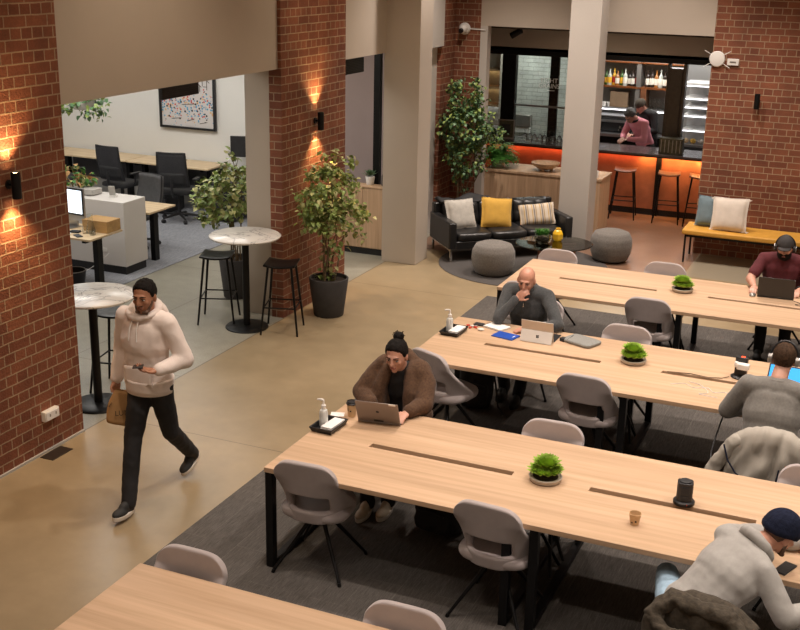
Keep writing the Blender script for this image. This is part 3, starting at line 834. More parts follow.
pillow('cushion', (.52, -.10, .385), -14, .50, .31, 'stripe_fabric', 'striped cream and ochre cushion at right end of black sofa', -24, -6)
mb = MB(); mb.grid(lambda u, v: V((-.93+.72*u+0*v, .38+.02*math.sin(v*9+u*4), 0)) if False else V((-.82+.75*u, .23+.24*v, .700+.035*math.sin(u*7+v*3)*(.4+v)+.02*noise.noise(V((u*5, v*4, 1))))), 20, 8)
thr = in_sofa('throw_blanket', (0, 0, .0), 0, 'dark bundled garment lying along the back of the black sofa', 'jacket')
mb.build('cloth', 'soft_black', thr, solid=.03, ang=180)
# poufs
def pouf(x, y, lab, rz):
    r = empty('knitted_pouf', (x, y, .012), rz, lab, 'pouf', 'round grey knitted poufs')
    mb = MB(); n = 48
    prof = [(.0, 0), (.18, 0), (.235, .025), (.272, .11), (.285, .21), (.275, .31), (.235, .385), (.16, .412), (.07, .418), (0, .418)]
    P2 = []
    for (a, b), (c, d) in zip(prof, prof[1:]):
        for k in range(3): P2.append((a+(c-a)*k/3, b+(d-b)*k/3))
    P2.append(prof[-1]); mb.lathe(P2, n=n)
    for i, p in enumerate(mb.v):
        a = math.atan2(p.y, p.x); q = 1+.012*math.sin(a*24); mb.v[i] = V((p.x*q, p.y*q, p.z))
    mb.build('knitted_pouf_cover', 'pouf_fabric', r, ang=180)
pouf(-4.46, 13.52, 'grey knitted pouf in front of the left end of sofa', 0)
pouf(-3.25, 14.93, 'grey knitted pouf beside the pale column', 40)
# glass coffee table
ct = empty('coffee_table', (-3.78, 13.95, .012), 30, 'oval glass coffee table on a timber base', 'coffee table')
mb = MB(); mb.lathe([(0, .375), (.50, .375), (.505, .380), (.505, .386), (.50, .390), (0, .390)], n=64)
for i, p in enumerate(mb.v): mb.v[i] = V((p.x*1.0, p.y*.84, p.z))
mb.build('glass_top', 'table_glass', ct)
for a in (0, 120, 240):
    mb = MB(); T = rotm('Z', a); pr = [(.02, 0), (.34, 0), (.28, .18), (.30, .375), (.10, .375), (.14, .2)]
    mb.prism([(x, z) for x, z in pr], -.02, .02, T @ Matrix(((1, 0, 0, 0), (0, 0, 1, 0), (0, 1, 0, 0), (0, 0, 0, 1)))); mb.build('leg', 'walnut', ct, bevel=.006)
# bench
r = empty('upholstered_bench', (-1.0, 15.58, 0), 0, 'long bench with yellow padded seat and black legs at brick wall', 'bench')
mb = MB(); mb.box((0, 0, .425), (2.76, .56, .07)); mb.build('seat_pad', 'bench_yellow', r, bevel=.018)
mb = MB(); mb.b2((-1.34, -.26, .36), (1.34, -.235, .388)); mb.b2((-1.34, .235, .36), (1.34, .26, .388)); mb.b2((-1.34, -.26, .36), (-1.315, .26, .388)); mb.b2((1.315, -.26, .36), (1.34, .26, .388)); mb.build('frame', 'black_metal', r, smooth=False)
for x in (-1.33, 0, 1.33):
    for y in (-.25, .25):
        mb = MB(); mb.box((x, y, .18), (.024, .024, .36)); mb.build('leg', 'black_metal', r)
p = pillow('cushion', None, 0, .42, .42, 'blue_fabric', 'blue-grey cushion leaning behind the white one on the bench', -14, 3, 'cushions on the yellow bench', free=((-2.06, 15.62, .46), 4))
p = pillow('cushion', None, 0, .48, .46, 'white_fabric', 'white tasselled cushion standing on the yellow bench', -16, -2, 'cushions on the yellow bench', free=((-1.80, 15.46, .46), -4))
mb = MB()
for sx in (-1, 1):
    for z in (.02, .45):
        for k in range(4): mb.cyl((sx*.225, 0, z), (sx*(.25+.008*k), .01*(k-1.5), z-.03+.006*k), .004, .003, 5)
mb.build('tassel', 'white_fabric', p)
# ------------------------------------------------------------------ leaves and plants
def leaf(mb, p, d, up, L, W, fold=.25, curl=.2):
    d = V(d).normalized(); s = d.cross(V(up))
    if s.length < 1e-3: s = V((1, 0, 0))
    s.normalize(); n = s.cross(d)
    P = V(p); a = P; b = P+d*L*.35-n*0; c = P+d*L*.72-n*L*curl*.35; e = P+d*L-n*L*curl
    vs = [a, b+s*W*.5+n*W*fold*.5, c+s*W*.36+n*W*fold*.3, e, c-s*W*.36+n*W*fold*.3, b-s*W*.5+n*W*fold*.5, b, c]
    mb.add(vs, [(0, 1, 6), (1, 2, 7, 6), (2, 3, 7), (3, 4, 7), (4, 5, 6, 7), (5, 0, 6)])
def rnd(a, b): return random.uniform(a, b)
def rdir(zb=0):
    v = V((random.gauss(0, 1), random.gauss(0, 1), random.gauss(0, 1)+zb)); return v.normalized()
def pot(mb, r0, r1, h, t=.02):
    return mb.lathe([(0, 0), (r0*.96, 0), (r0, .01), (r1, h-.008), (r1-.004, h), (r1-t, h), (r1-t-.005, h-.05), (0, h-.05)], n=40)
def leafy_tree(name, loc, lab, potdim, vols, nleaf, L, mats=('leaf_a',), grp='leafy climbers in tall pots', stems=5, clampx=None):
    r = empty(name, loc, 0, lab, 'potted plant', grp)
    z0 = 0
    if potdim:
        r0, r1, h = potdim; mb = MB(); pot(mb, r0, r1, h); mb.build('pot', 'pot_dark', r)
        mb = MB(); mb.lathe([(0, 0), (r1-.026, 0), (r1-.026, .005), (0, .012)], (0, 0, h-.045), 30); mb.build('soil', 'soil', r); z0 = h-.05
    mb = MB()
    for k in range(stems):
        a = rnd(0, 6.28); v = random.choice(vols); pts = []
        b = V((math.cos(a)*.06, math.sin(a)*.06, z0)); e = V(v[0])+V((rnd(-1, 1)*v[1][0]*.5, rnd(-1, 1)*v[1][1]*.5, rnd(-.2, .6)*v[1][2]))
        for i in range(9):
            t = i/8; p = b.lerp(e, t); p.x += .05*math.sin(t*6+k)*t; p.y += .05*math.cos(t*5+k*2)*t; p.z += .15*math.sin(t*PI)*.3; pts.append(p)
        mb.tube(pts, [.011-.007*i/8 for i in range(9)], 6)
    mb.build('stems', 'bark', r)
    tot = sum(v[1][0]*v[1][1]*v[1][2]*v[2] for v in vols)
    mbs = [MB() for _ in mats]
    for c, rad, dens in vols:
        k = int(nleaf*rad[0]*rad[1]*rad[2]*dens/tot)
        ncl = max(3, k//9)
        for q in range(ncl):
            d = rdir(.1); rr = rnd(.35, 1)**.5
            cc = V(c)+V((d.x*rad[0]*rr, d.y*rad[1]*rr, d.z*rad[2]*rr))
            for i in range(9):
                p = cc+rdir()*rnd(.01, .09)
                if clampx is not None: p.x = max(p.x, clampx+.03)
                if 'pillar' in lab: p.x = min(p.x, .34)
                o = (p-V(c)); dd = (V((o.x, o.y, 0))*.8+rdir()*.35+V((0, 0, -.12))).normalized()
                leaf(random.choice(mbs), p, dd, (rnd(-.3, .3), rnd(-.3, .3), 1), L*rnd(.6, 1.15), L*rnd(.65, .9), .3, rnd(.05, .5))
    for b, m in zip(mbs, mats): b.build('foliage', m, r, ang=180)
    return r
leafy_tree('potted_climber', (-5.58, 11.02, 0), 'tall leafy plant in black pot in front of the brick pier with lit lamp', (.17, .225, .44),
    [((-.02, .0, 1.42), (.30, .42, .28), 1.0), ((.0, .15, 1.12), (.32, .50, .22), .9), ((-.02, -.18, 1.28), (.25, .25, .28), .8), ((0, .0, .80), (.14, .14, .30), .8), ((.08, .50, .98), (.16, .2, .20), .7), ((.0, .12, 1.70), (.2, .26, .13), .9), ((0, 0, .47), (.15, .15, .04), .6)], 1500, .074, ('leaf_a', 'leaf_a', 'leaf_pale'), stems=7, clampx=-5.93+5.58)
leafy_tree('potted_climber', (-6.88, 11.15, 0), 'leafy plant in dark pot behind the plaster pillar and round table', (.15, .20, .48),
    [((0, 0, 1.25), (.42, .42, .30), 1.0), ((-.22, -.1, 1.12), (.38, .3, .25), .8), ((.05, .0, 1.6), (.15, .15, .2), .7), ((0, 0, .85), (.2, .2, .2), .5)], 1100, .075, ('leaf_a', 'leaf_a', 'leaf_pale'), stems=6)
leafy_tree('potted_climber', (-5.62, 15.42, 0), 'tall dense green plant in the brick corner behind the sofa', (.14, .18, .40),
    [((0, 0, 2.02), (.26, .26, .34), 1.0), ((0, 0, 1.55), (.38, .34, .36), 1.1), ((.05, 0, 1.15), (.32, .30, .26), .9), ((.36, .05, 1.45), (.22, .2, .35), .5), ((0, 0, .8), (.15, .15, .2), .3)], 2600, .066, ('leaf_b', 'leaf_b', 'leaf_a'), stems=7)
# hanging / desk plants in the office
leafy_tree('trailing_plant', (-9.35, 11.62, 2.06), 'green trailing plant hanging at the top left beside the brick pier', None,
    [((0, 0, .0), (.38, .25, .16), 1.0), ((.15, 0, -.12), (.26, .15, .10), .6)], 260, .07, ('leaf_b', 'leaf_a'), 'plants in the office', 4)
r0_ = [o for o in COL.objects if o.name.startswith('trailing_plant')][0]
mb = MB(); pot(mb, .12, .16, .16); mb.build('hanging_pot', 'concrete_pot', r0_).location = (0, 0, -.06)
mb = MB()
for a in (0, 2.1, 4.2): mb.cyl((.15*math.cos(a), .15*math.sin(a), .09), (0, 0, 1.14), .004, .004, 6)
mb.build('hanger', 'black_metal', r0_)
leafy_tree('trough_plants', (-9.42, 11.50, .95), 'mixed green and reddish plants on the white office counter', None,
    [((-.1, 0, .16), (.32, .14, .16), 1.0), ((.12, 0, .06), (.32, .12, .06), .5)], 240, .085, ('leaf_fern', 'leaf_pale', 'kraft'), 'plants in the office', 3)
r0_ = [o for o in COL.objects if o.name.startswith('trough_plants')][0]
mb = MB(); mb.b2((-.45, -.10, 0), (.30, .10, .07)); mb.build('trough', 'concrete_pot', r0_, bevel=.006)

def rosette(mb, c, R, n, L, W, lift=.3):
    for k in range(n):
        a = k*2.39996; t = (k+.5)/n; el = math.radians(82-70*t)
        d = V((math.cos(a)*math.cos(el), math.sin(a)*math.cos(el), math.sin(el)))
        leaf(mb, V(c)+d*R*.15, d, (0, 0, 1) if el < 1.2 else (math.cos(a+1.5), math.sin(a+1.5), 0), L*(.55+.5*t), W, .45, -.15)
def succulent(loc, rz, lab):
    r = empty('potted_succulent', loc, rz, lab, 'potted plant', 'succulents in low bowls on the work tables')
    mb = MB(); mb.lathe([(0, 0), (.07, 0), (.088, .006), (.095, .028), (.090, .032), (.084, .026), (0, .024)], n=36); mb.build('bowl', 'ceramic', r)
    mb = MB(); mb.lathe([(0, .03), (.084, .025), (.084, .02), (0, .02)], n=24); mb.build('soil', 'soil', r)
    mb = MB(); rosette(mb, (.0, .01, .078), .07, 90, .085, .046); rosette(mb, (0, 0, .045), .03, 60, .075, .046)
    for a in range(9):
        q = a*.7+.3; rosette(mb, (.060*math.cos(q), .060*math.sin(q), .050), .03, 26, .052, .034)
    mb.build('leaves', 'leaf_lime', r, ang=180); r.scale = (1.14, 1.14, 1.14)
succulent((-1.71, 6.46, .741), 0, 'green succulent in low bowl on the table with the black tower socket')
succulent((-1.68, 8.93, .741), 70, 'green succulent in low bowl on the bald man\'s table')
succulent((-1.69, 11.27, .741), 150, 'green succulent in low bowl on the farthest work table')
def fern(mb, c, n, L):
    for k in range(n):
        a = rnd(0, 6.28); el = rnd(.2, 1.3); l = L*rnd(.6, 1.1); p = V(c); pts = []
        for i in range(9):
            t = i/8; d = V((math.cos(a)*math.cos(el-1.6*t*t), math.sin(a)*math.cos(el-1.6*t*t), math.sin(el-1.6*t*t))); p = p+d*l/8
            s = d.cross(V((0, 0, 1))).normalized()
            w = .075*math.sin(PI*(.12+.85*t))
            for q in (-1, 1): leaf(mb, p, s*q+d*.5, (0, 0, 1), w, .028, .1, .2)
r = empty('fern', (-5.36, 16.26, .896), 0, 'bright green fern on the timber cabinet behind the sofa', 'potted plant')
mb = MB(); pot(mb, .09, .12, .13, .01); mb.build('pot', 'concrete_pot', r)
mb = MB(); fern(mb, (0, 0, .12), 150, .34); mb.build('fronds', 'leaf_fern', r, ang=180)
r = empty('glass_planter', (-3.93, 13.90, .403), 0, 'small green plant in a glass bowl on the coffee table', 'potted plant')
mb = MB(); mb.lathe([(0, 0), (.07, 0), (.10, .03), (.105, .07), (.095, .10), (.090, .10), (.098, .07), (.09, .032), (.06, .008), (0, .008)], n=30); mb.build('bowl', 'smoke_glass', r)
mb = MB(); mb.lathe([(0, .01), (.07, .014), (.088, .05), (0, .06)], n=24); mb.build('soil', 'soil', r)
mb = MB()
for k in range(6): rosette(mb, (.05*math.cos(k*1.05), .05*math.sin(k*1.05), .09+.02*(k % 2)), .04, 16, .10, .035)
mb.build('leaves', 'leaf_fern', r, ang=180)
r = empty('yellow_vase', (-3.78, 14.10, .403), 0, 'small yellow faceted vase on the glass coffee table', 'vase')
mb = MB(); mb.lathe([(0, 0), (.05, 0), (.068, .03), (.070, .09), (.05, .13), (.032, .145), (.034, .165), (.026, .165), (.024, .14), (0, .12)], n=10); mb.build('vase_body', 'yellow_glaze', r, ang=20)
r = empty('small_pot_plant', (-6.36, 13.80, .951), 0, 'small spiky plant in white pot on the tall timber cabinet', 'potted plant')
mb = MB(); pot(mb, .05, .065, .11, .008); mb.build('pot', 'white_plastic', r)
mb = MB(); rosette(mb, (0, 0, .11), .05, 26, .13, .03); mb.build('leaves', 'leaf_b', r, ang=180)
r = empty('bottle', (-6.15, 13.80, .951), 0, 'dark bottle beside the small pot plant on timber cabinet', 'bottle')
mb = MB(); mb.lathe([(0, 0), (.035, 0), (.037, .01), (.037, .13), (.014, .18), (.013, .25), (0, .25)], n=20); mb.build('bottle_body', 'black_plastic', r)
# wooden bowl
r = empty('wooden_bowl', (-4.62, 16.28, .896), 0, 'wide wooden bowl on feet on the timber cabinet', 'bowl')
mb = MB(); mb.lathe([(0, .03), (.10, .03), (.20, .09), (.215, .125), (.205, .125), (.19, .095), (.09, .045), (0, .045)], n=36); mb.build('bowl_body', 'oak_panel', r)
for a in range(3):
    mb = MB(); q = a*2.09+.4; mb.cyl((.09*math.cos(q), .09*math.sin(q), 0), (.10*math.cos(q), .10*math.sin(q), .05), .018, .022, 10); mb.build('foot', 'oak_panel', r)

# ------------------------------------------------------------------ things on the work tables
def tray_set(loc, rz, where):
    r = empty('supply_tray', loc, rz, 'shallow black tray on the table end '+where, 'tray', 'black trays at the table ends')
    mb = MB(); w, d, h = .085, .12, .038
    P = [(-w, -d), (w, -d), (w, d), (-w, d)]
    def ring(k, z): return [(x*k, y*k, z) for x, y in P]
    vs = ring(.9, 0)+ring(1.0, h)+ring(1.05, h)+ring(1.05, h-.004)+ring(.96, h-.002)+ring(.87, .005)
    fs = [(3, 2, 1, 0)]
    for a, b in ((0, 3), (3, 2), (2, 1), (1, 4), (4, 5)):
        for i in range(4): j = (i+1) % 4; fs.append((a*4+i, a*4+j, b*4+j, b*4+i))
    fs.append((20, 21, 22, 23)); mb.add(vs, fs); mb.build('tray_body', 'black_plastic', r, smooth=False)
    c, s = math.cos(math.radians(rz)), math.sin(math.radians(rz))
    at = lambda x, y, z: (loc[0]+c*x-s*y, loc[1]+s*x+c*y, loc[2]+z)
    b = empty('sanitiser_bottle', at(-.042, .0, .006), rz, 'clear pump bottle standing in the black tray '+where, 'pump bottle', 'pump bottles in the trays')
    mb = MB(); mb.lathe([(0, 0), (.026, 0), (.031, .006), (.031, .105), (.026, .122), (.013, .13), (.013, .14), (0, .14)], n=24); mb.build('bottle_body', 'frosted', b)
    mb = MB(); mb.lathe([(0, .004), (.0302, .008), (.0302, .098), (0, .100)], n=24); mb.build('liquid', 'paper_white', b)
    mb = MB(); mb.lathe([(0, .135), (.017, .135), (.017, .158), (.008, .165), (.006, .195), (0, .195)], n=16); mb.tube([(.0, 0, .195), (-.02, 0, .198), (-.05, 0, .192)], [.010, .008, .006]); mb.build('pump', 'white_plastic', b)
    n = empty('napkin_stack', at(.030, .0, .006), rz-4, 'stack of white napkins in the black tray '+where, 'napkins', 'napkin stacks in the trays')
    mb = MB()
    for k in range(4): mb.box((0, .002*k, .005+.009*k), (.085, .19, .008), rz=k*.8-1)
    mb.build('napkins', 'paper_white', n, bevel=.002)
tray_set((-3.34, 6.60, .741), -2, 'near the woman in brown coat')
tray_set((-3.30, 8.98, .741), -2, 'on the bald man\'s table')
def laptop(name, loc, rz, lab, m, w=.31, d=.215, ang=105, kb='black_plastic', screen=None, kick=False):
    """local: user sits at -Y side, lid hinge at +Y; lid back faces +Y"""
    r = empty(name, loc, rz, lab, 'laptop')
    mb = MB(); mb.box((0, 0, .008), (w, d, .014)); mb.build('base', m, r, bevel=.004)
    mb = MB(); mb.box((0, .03, .0155), (w*.88, d*.45, .002)); mb.build('keyboard', kb, r, smooth=False)
    T = Matrix.Translation((0, d/2-.004, .015)) @ rotm('X', -(ang-90))
    mb = MB(); mb.box((0, 0, d/2), (w, .007, d), T); mb.build('lid', m, r, bevel=.003)
    mb = MB(); mb.box((0, -.0045, d/2), (w*.94, .002, d*.90), T); mb.build('screen', screen or 'black_plastic', r, smooth=False)
    return r, T
r, T = laptop('laptop', (-3.065, 6.92, .741), 180+9, 'grey laptop in front of the woman in brown coat', 'laptop_grey', .315, .205, 117)
mb = MB(); mb.lathe([(0, 0), (.012, 0), (0, .001)], n=12, T=T @ Matrix.Translation((0, .0042, .11)) @ rotm('X', -90)); mb.build('lid_emblem', 'black_plastic', r)
mb = MB(); mb.box((-.115, .0045, .198), (.05, .002, .017), T); mb.build('sticker', 'slat_white', r, smooth=False)
mb = MB(); mb.box((0, .0045, .015), (.07, .002, .014), T); mb.build('hinge_strip', 'black_plastic', r, smooth=False)
r = empty('tablet_laptop', (-2.56, 9.10, .741), 180-1, 'pale silver tablet with kickstand in front of the bald man', 'laptop')
T = Matrix.Translation((0, .0, .005)) @ rotm('X', -12)
mb = MB(); mb.box((0, 0, .095), (.29, .008, .19), T); mb.build('tablet_body', 'laptop_silver', r, bevel=.003)
mb = MB(); mb.box((0, -.005, .095), (.275, .002, .175), T); mb.build('screen', 'phone_glow', r, smooth=False)
T2 = Matrix.Translation((0, .0, .005)) @ rotm('X', -12) @ Matrix.Translation((0, .006, .10)) @ rotm('X', 32)
mb = MB(); mb.box((0, 0, -.053), (.285, .004, .106), T2); mb.build('kickstand', 'white_plastic', r, bevel=.001)
mb = MB()
for a in (-1, 1):
    for b in (-1, 1): mb.box((a*.0065-.01, .0028, -.05+b*.0065), (.011, .001, .011), T2)
mb.build('lid_emblem', 'black_plastic', r, smooth=False)
mb = MB(); mb.box((0, -.13, .004), (.29, .21, .006), rz=0); mb.build('keyboard', 'black_plastic', r, bevel=.002)
r, T = laptop('laptop', (-.81, 11.55, .741), 180+4, 'dark laptop in front of the bearded man in the cap', 'laptop_black', .35, .22, 108)
r, T = laptop('laptop', (-.44, 8.58, .741), -5, 'open laptop with glowing blue screen in front of the headphone man', 'laptop_black', .35, .23, 122, screen='screen_blue')
def thing(name, mb, m, lab, cat, loc=None, grp=None, **k):
    o = mb.build(name, m, **k)
    if loc: o.location = loc
    else: recenter(o)
    tag(o, lab, cat, grp); return o
# cups
r = empty('takeaway_cup', (-3.285, 6.86, .741), 0, 'kraft takeaway coffee cup with black lid beside the grey laptop', 'cup')
mb = MB(); mb.lathe([(0, 0), (.027, 0), (.038, .098), (0, .098)], n=28); mb.build('cup', 'cup_kraft', r)
mb = MB(); mb.lathe([(0, .096), (.041, .096), (.041, .104), (.037, .108), (.036, .118), (.031, .119), (.030, .114), (0, .114)], n=28); mb.build('lid', 'black_plastic', r)
mb = MB(); mb.box((.006, -.034, .05), (.010, .004, .010)); mb.box((-.014, -.031, .06), (.004, .004, .022)); mb.build('printed_mark', 'ink', r)
r = empty('takeaway_cup', (-1.06, 6.12, .741), 0, 'small open kraft espresso cup on the bare table beside black tower socket', 'cup')
mb = MB(); mb.lathe([(0, 0), (.025, 0), (.036, .070), (.0378, .073), (.0345, .073), (.024, .006), (0, .006)], n=28); mb.build('cup', 'cup_kraft', r)
mb = MB(); mb.box((.012, -.0295, .03), (.010, .004, .010)); mb.box((-.010, -.0285, .02), (.008, .004, .007)); mb.build('printed_mark', 'ink', r)
mb = MB(); mb.box((0, 0, .002), (.10, .075, .003), rz=20); thing('napkin', mb, 'paper_white', 'small folded white napkin beside the lidded coffee cup', 'napkin', (-3.39, 6.84, .7405), smooth=False)
# tower sockets
def tower(loc, rz, lab, cable=True):
    r = empty('tower_socket', loc, rz, lab, 'power tower', 'black tower sockets on the work tables')
    mb = MB(); mb.lathe([(0, 0), (.062, 0), (.066, .006), (.066, .022), (.058, .03), (0, .03)], n=32); mb.build('base', 'black_plastic', r)
    mb = MB(); mb.prism([(.048*math.copysign(abs(math.cos(a))**.5, math.cos(a)), .044*math.copysign(abs(math.sin(a))**.5, math.sin(a))) for a in [i*PI/16 for i in range(32)]], .028, .150); mb.build('tower_body', 'black_plastic', r, bevel=.004)
    mb = MB(); mb.lathe([(0, .150), (.036, .150), (.038, .156), (.030, .160), (0, .158)], n=24); mb.build('top_button', 'soft_black', r)
    for s in range(4):
        T = rotm('Z', 90*s); mb = MB(); mb.box((0, -.046, .105), (.05, .004, .05), T); mb.box((0, -.046, .055), (.05, .004, .03), T); mb.build('socket', 'soft_black', r, bevel=.001)
    mb = MB(); mb.box((.01, -.062, .02), (.012, .004, .005)); mb.build('indicator_lamp', 'red_led', r)
    return r
tower((-.84, 6.52, .741), 10, 'black tower socket standing by the slot of the middle table')
r = empty('power_board', (-.82, 8.98, .741), -6, 'black upright power board with red switch and white plug', 'power board')
mb = MB(); mb.lathe([(0, 0), (.075, 0), (.078, .006), (.06, .02), (0, .02)], n=32); mb.build('base', 'black_plastic', r)
mb = MB(); mb.box((0, 0, .095), (.095, .055, .16)); mb.build('tower_body', 'black_plastic', r, bevel=.008)
mb = MB(); mb.box((.01, -.01, .177), (.028, .018, .006)); mb.build('red_switch', 'red_led', r, bevel=.002)
mb = MB(); mb.box((-.03, .0, .176), (.025, .03, .003)); mb.build('socket', 'soft_black', r)
mb = MB(); mb.box((.02, -.055, .11), (.095, .06, .05), rz=-8); mb.box((-.035, -.05, .12), (.03, .04, .045)); o = mb.build('plug_adapter', 'white_plastic', bevel=.008); o.location = (-.82, 8.98, .741); tag(o, 'white plug adapter in the upright black power board', 'plug')
mb = MB(); P = [(-1.38, 8.83, .745), (-1.2, 8.86, .746), (-1.05, 8.84, .746), (-.95, 8.87, .746), (-.90, 8.92, .75)]; mb.tube(P, .0035); thing('extension_lead', mb, 'bark', 'dark cord running from the table slot to the upright power board', 'cord')
def wire(pts, r, m, lab, name='charging_cable'):
    # smooth catmull
    pts = [V(p) for p in pts]; out = []
    for i in range(len(pts)-1):
        p0, p1, p2, p3 = pts[max(i-1, 0)], pts[i], pts[i+1], pts[min(i+2, len(pts)-1)]
        for k in range(6):
            t = k/6; out.append(.5*((2*p1)+(-p0+p2)*t+(2*p0-5*p1+4*p2-p3)*t*t+(-p0+3*p1-3*p2+p3)*t**3))
    out.append(pts[-1]); mb = MB(); mb.tube(out, r, 6); return thing(name, mb, m, lab, 'cable')
z = .7435
wire([(-1.30, 8.56, z), (-1.2, 8.62, z), (-1.12, 8.56, z), (-1.02, 8.60, z), (-.96, 8.52, z), (-.88, 8.56, z), (-.80, 8.50, z), (-.70, 8.49, z), (-.62, 8.55, z)], .0028, 'white_plastic', 'tangled white cable lying on the table beside the headphone man')
wire([(-1.18, 8.68, z), (-1.08, 8.64, z), (-1.0, 8.50, z), (-1.06, 8.44, z), (-.92, 8.42, z)], .0024, 'white_plastic', 'short loose end of thin white cable beside the tangled one', 'charging_cable')
wire([(-.62, 11.42, z), (-.55, 11.36, z), (-.60, 11.30, z), (-.48, 11.27, z), (-.3, 11.3, z)], .003, 'black_plastic', 'thin cable right of the dark laptop on the farthest table')
wire([(-.86, 8.40, .60), (-.88, 8.10, .45), (-.86, 7.95, .30), (-.92, 7.9, .1), (-.95, 7.8, .02)], .006, 'black_plastic', 'black lead hanging beside the headphone man\'s chair', 'hanging_lead')
# mouse
r = empty('computer_mouse', (-1.02, 11.44, .741), 0, 'small dark mouse under the bearded man\'s hand', 'mouse')
mb = MB(); mb.ell((0, 0, .004), (.032, .052, .026)); mb.build('mouse_body', 'grey_metal', r)
# phone
def phone(loc, rz, lab, tilt=None):
    r = empty('phone', loc, rz, lab, 'phone')
    mb = MB(); mb.box((0, 0, .004), (.072, .148, .008)); mb.build('case', 'black_plastic', r, bevel=.003)
    mb = MB(); mb.box((0, 0, .0085), (.066, .14, .001)); mb.build('screen', 'leather', r, smooth=False)
    mb = MB(); mb.box((.0, .064, .0094), (.02, .004, .0008)); mb.build('speaker_slot', 'soft_black', r); return r
phone((-.185, 5.965, .741), -22, 'black phone lying by the man in the navy beanie')
# bald man's things
mb = MB(); mb.box((0, 0, .005), (.15, .21, .01)); o = mb.build('notebook', 'blue_book', bevel=.001); o.location = (-2.85, 9.09, .741); o.rotation_euler.z = math.radians(78); tag(o, 'bright blue notebook left of the bald man\'s tablet', 'notebook')
mb = MB(); mb.box((.01, -.075, .0102), (.05, .008, .0006)); mb.build('printed_line', 'paper_white', o)
r = empty('paper_pad', (-3.0, 9.29, .741), 70, 'white spiral paper pad behind the blue notebook', 'notepad')
mb = MB(); mb.box((0, 0, .008), (.15, .20, .016)); mb.build('pages', 'paper_white', r, bevel=.001)
mb = MB(); mb.box((0, 0, .001), (.156, .206, .002)); mb.build('cover', 'grey_metal', r)
mb = MB()
for i in range(11): mb.tube([(-.07+.014*i, .10+.008*math.cos(a*PI/4), .009+.010*math.sin(a*PI/4)) for a in range(8)], .0015, 5, True)
mb.build('spiral', 'black_metal', r)
mb = MB(); mb.box((0, 0, .007), (.065, .09, .014)); o = thing('wallet', mb, 'soft_black', 'small black square wallet near the table edge', 'wallet', (-3.17, 9.29, .741), bevel=.004); o.rotation_euler.z = 1.5
mb = MB(); mb.ell((0, 0, .011), (.03, .024, .011)); o = thing('earbud_case', mb, 'white_plastic', 'small white rounded earbud case beside the keys', 'case', (-3.10, 9.145, .741))
r = empty('key_bunch', (-3.21, 9.20, .741), 0, 'bunch of keys with red tags beside black wallet', 'keys')
mb = MB(); mb.tube([(.018*math.cos(a), .018*math.sin(a), .004) for a in [i*.524 for i in range(12)]], .002, 6, True); mb.build('key_ring', 'chrome', r)
for i, (dx, dy, a, m) in enumerate(((-.04, .02, 30, 'red_plastic'), (.0, -.04, 80, 'red_plastic'), (.04, -.01, -20, 'red_plastic'), (.03, .03, 50, 'steel'), (.0, .01, 10, 'white_plastic'))):
    mb = MB(); mb.box((dx, dy, .008), (.034, .018, .012), rz=a); mb.build('key_tag', m, r, bevel=.003)
r = empty('laptop_sleeve', (-2.20, 9.23, .741), -22, 'grey felt laptop sleeve right of the bald man\'s tablet', 'laptop sleeve')
mb = MB(); cushion(mb, (0, 0, .016), (.30, .22, .036)); mb.build('sleeve_body', 'sleeve_felt', r)
mb = MB(); mb.box((-.135, -.085, .015), (.05, .05, .034)); mb.build('black_corner', 'soft_black', r, bevel=.006)
mb = MB(); mb.tube([(-.14, .09, .026), (-.1, .0, .034), (-.08, -.10, .03)], .003, 6); mb.build('zip', 'soft_black', r)
# bags under the tables
def bag(name, loc, rz, lab, w, d, h, strap=True):
    r = empty(name, loc, rz, lab, 'bag'); mb = MB()
    cushion(mb, (0, 0, h/2), (w, d, h)); 
    cushion(mb, (0, -d*.45, h*.36), (w*.8, d*.5, h*.55))
    blobs(mb, .012, 'bag_body', 'black_cloth', r, 3, .012, .09)
    mb = MB(); mb.tube([(-.05, 0, h-.01), (-.04, 0, h+.04), (.04, 0, h+.04), (.05, 0, h-.01)], .008, 6); mb.build('handle', 'black_plastic', r)
    mb = MB(); mb.tube([(w*.45, .05, h*.8), (w*.6, .0, h*.4), (w*.72, -.12, .06), (w*.9, -.2, .02)], .010, 6); mb.tube([(-w*.3, -d*.7, h*.55), (0, -d*.73, h*.6), (w*.3, -d*.7, h*.55)], .006, 6); mb.build('strap', 'soft_black', r)
bag('backpack', (-3.12, 9.15, .008), 12, 'black backpack under the bald man\'s table beside turned chair', .30, .22, .46)
bag('backpack', (-2.55, 6.85, .008), -10, 'black bag on the carpet beside the cream sneakers', .36, .24, .34)
# ------------------------------------------------------------------ the office beyond the brick pier
def desk(loc, w, d, lab, legs=(-1, 1), rz=0, m='oak_desk', holes=True):
    r = empty('office_desk', loc, rz, lab, 'desk', 'office desks')
    mb = MB(); mb.box((0, 0, .7275), (w, d, .025)); mb.build('desktop', m, r, bevel=.003)
    for s in legs:
        mb = MB(); mb.box((s*(w/2-.14), 0, .36), (.07, .10, .70)); mb.box((s*(w/2-.14), 0, .69), (.06, d*.8, .04)); mb.box((s*(w/2-.14), 0, .015), (.08, d*.86, .03)); mb.build('leg_frame', 'black_metal', r, bevel=.004)
    mb = MB(); mb.box((0, .05, .68), (w*.8, .06, .04)); mb.build('rail', 'black_metal', r)
    if holes: mb = MB(); mb.cyl((.0, d*.36, .739), (.0, d*.36, .743), .04); mb.build('cable_cap', 'black_plastic', r)
    return r
for i, lab in enumerate(('right-hand oak desk against the white office wall', 'middle oak desk against the white office wall, under the picture', 'left-hand oak desk against white office wall beside brick pier')):
    r = desk((-10.20-1.52*i, 14.86, .008), 1.5, .60, lab)
    mb = MB(); mb.box((0, .26, .48), (1.44, .02, .36)); mb.build('modesty_panel', 'grey_panel', r)
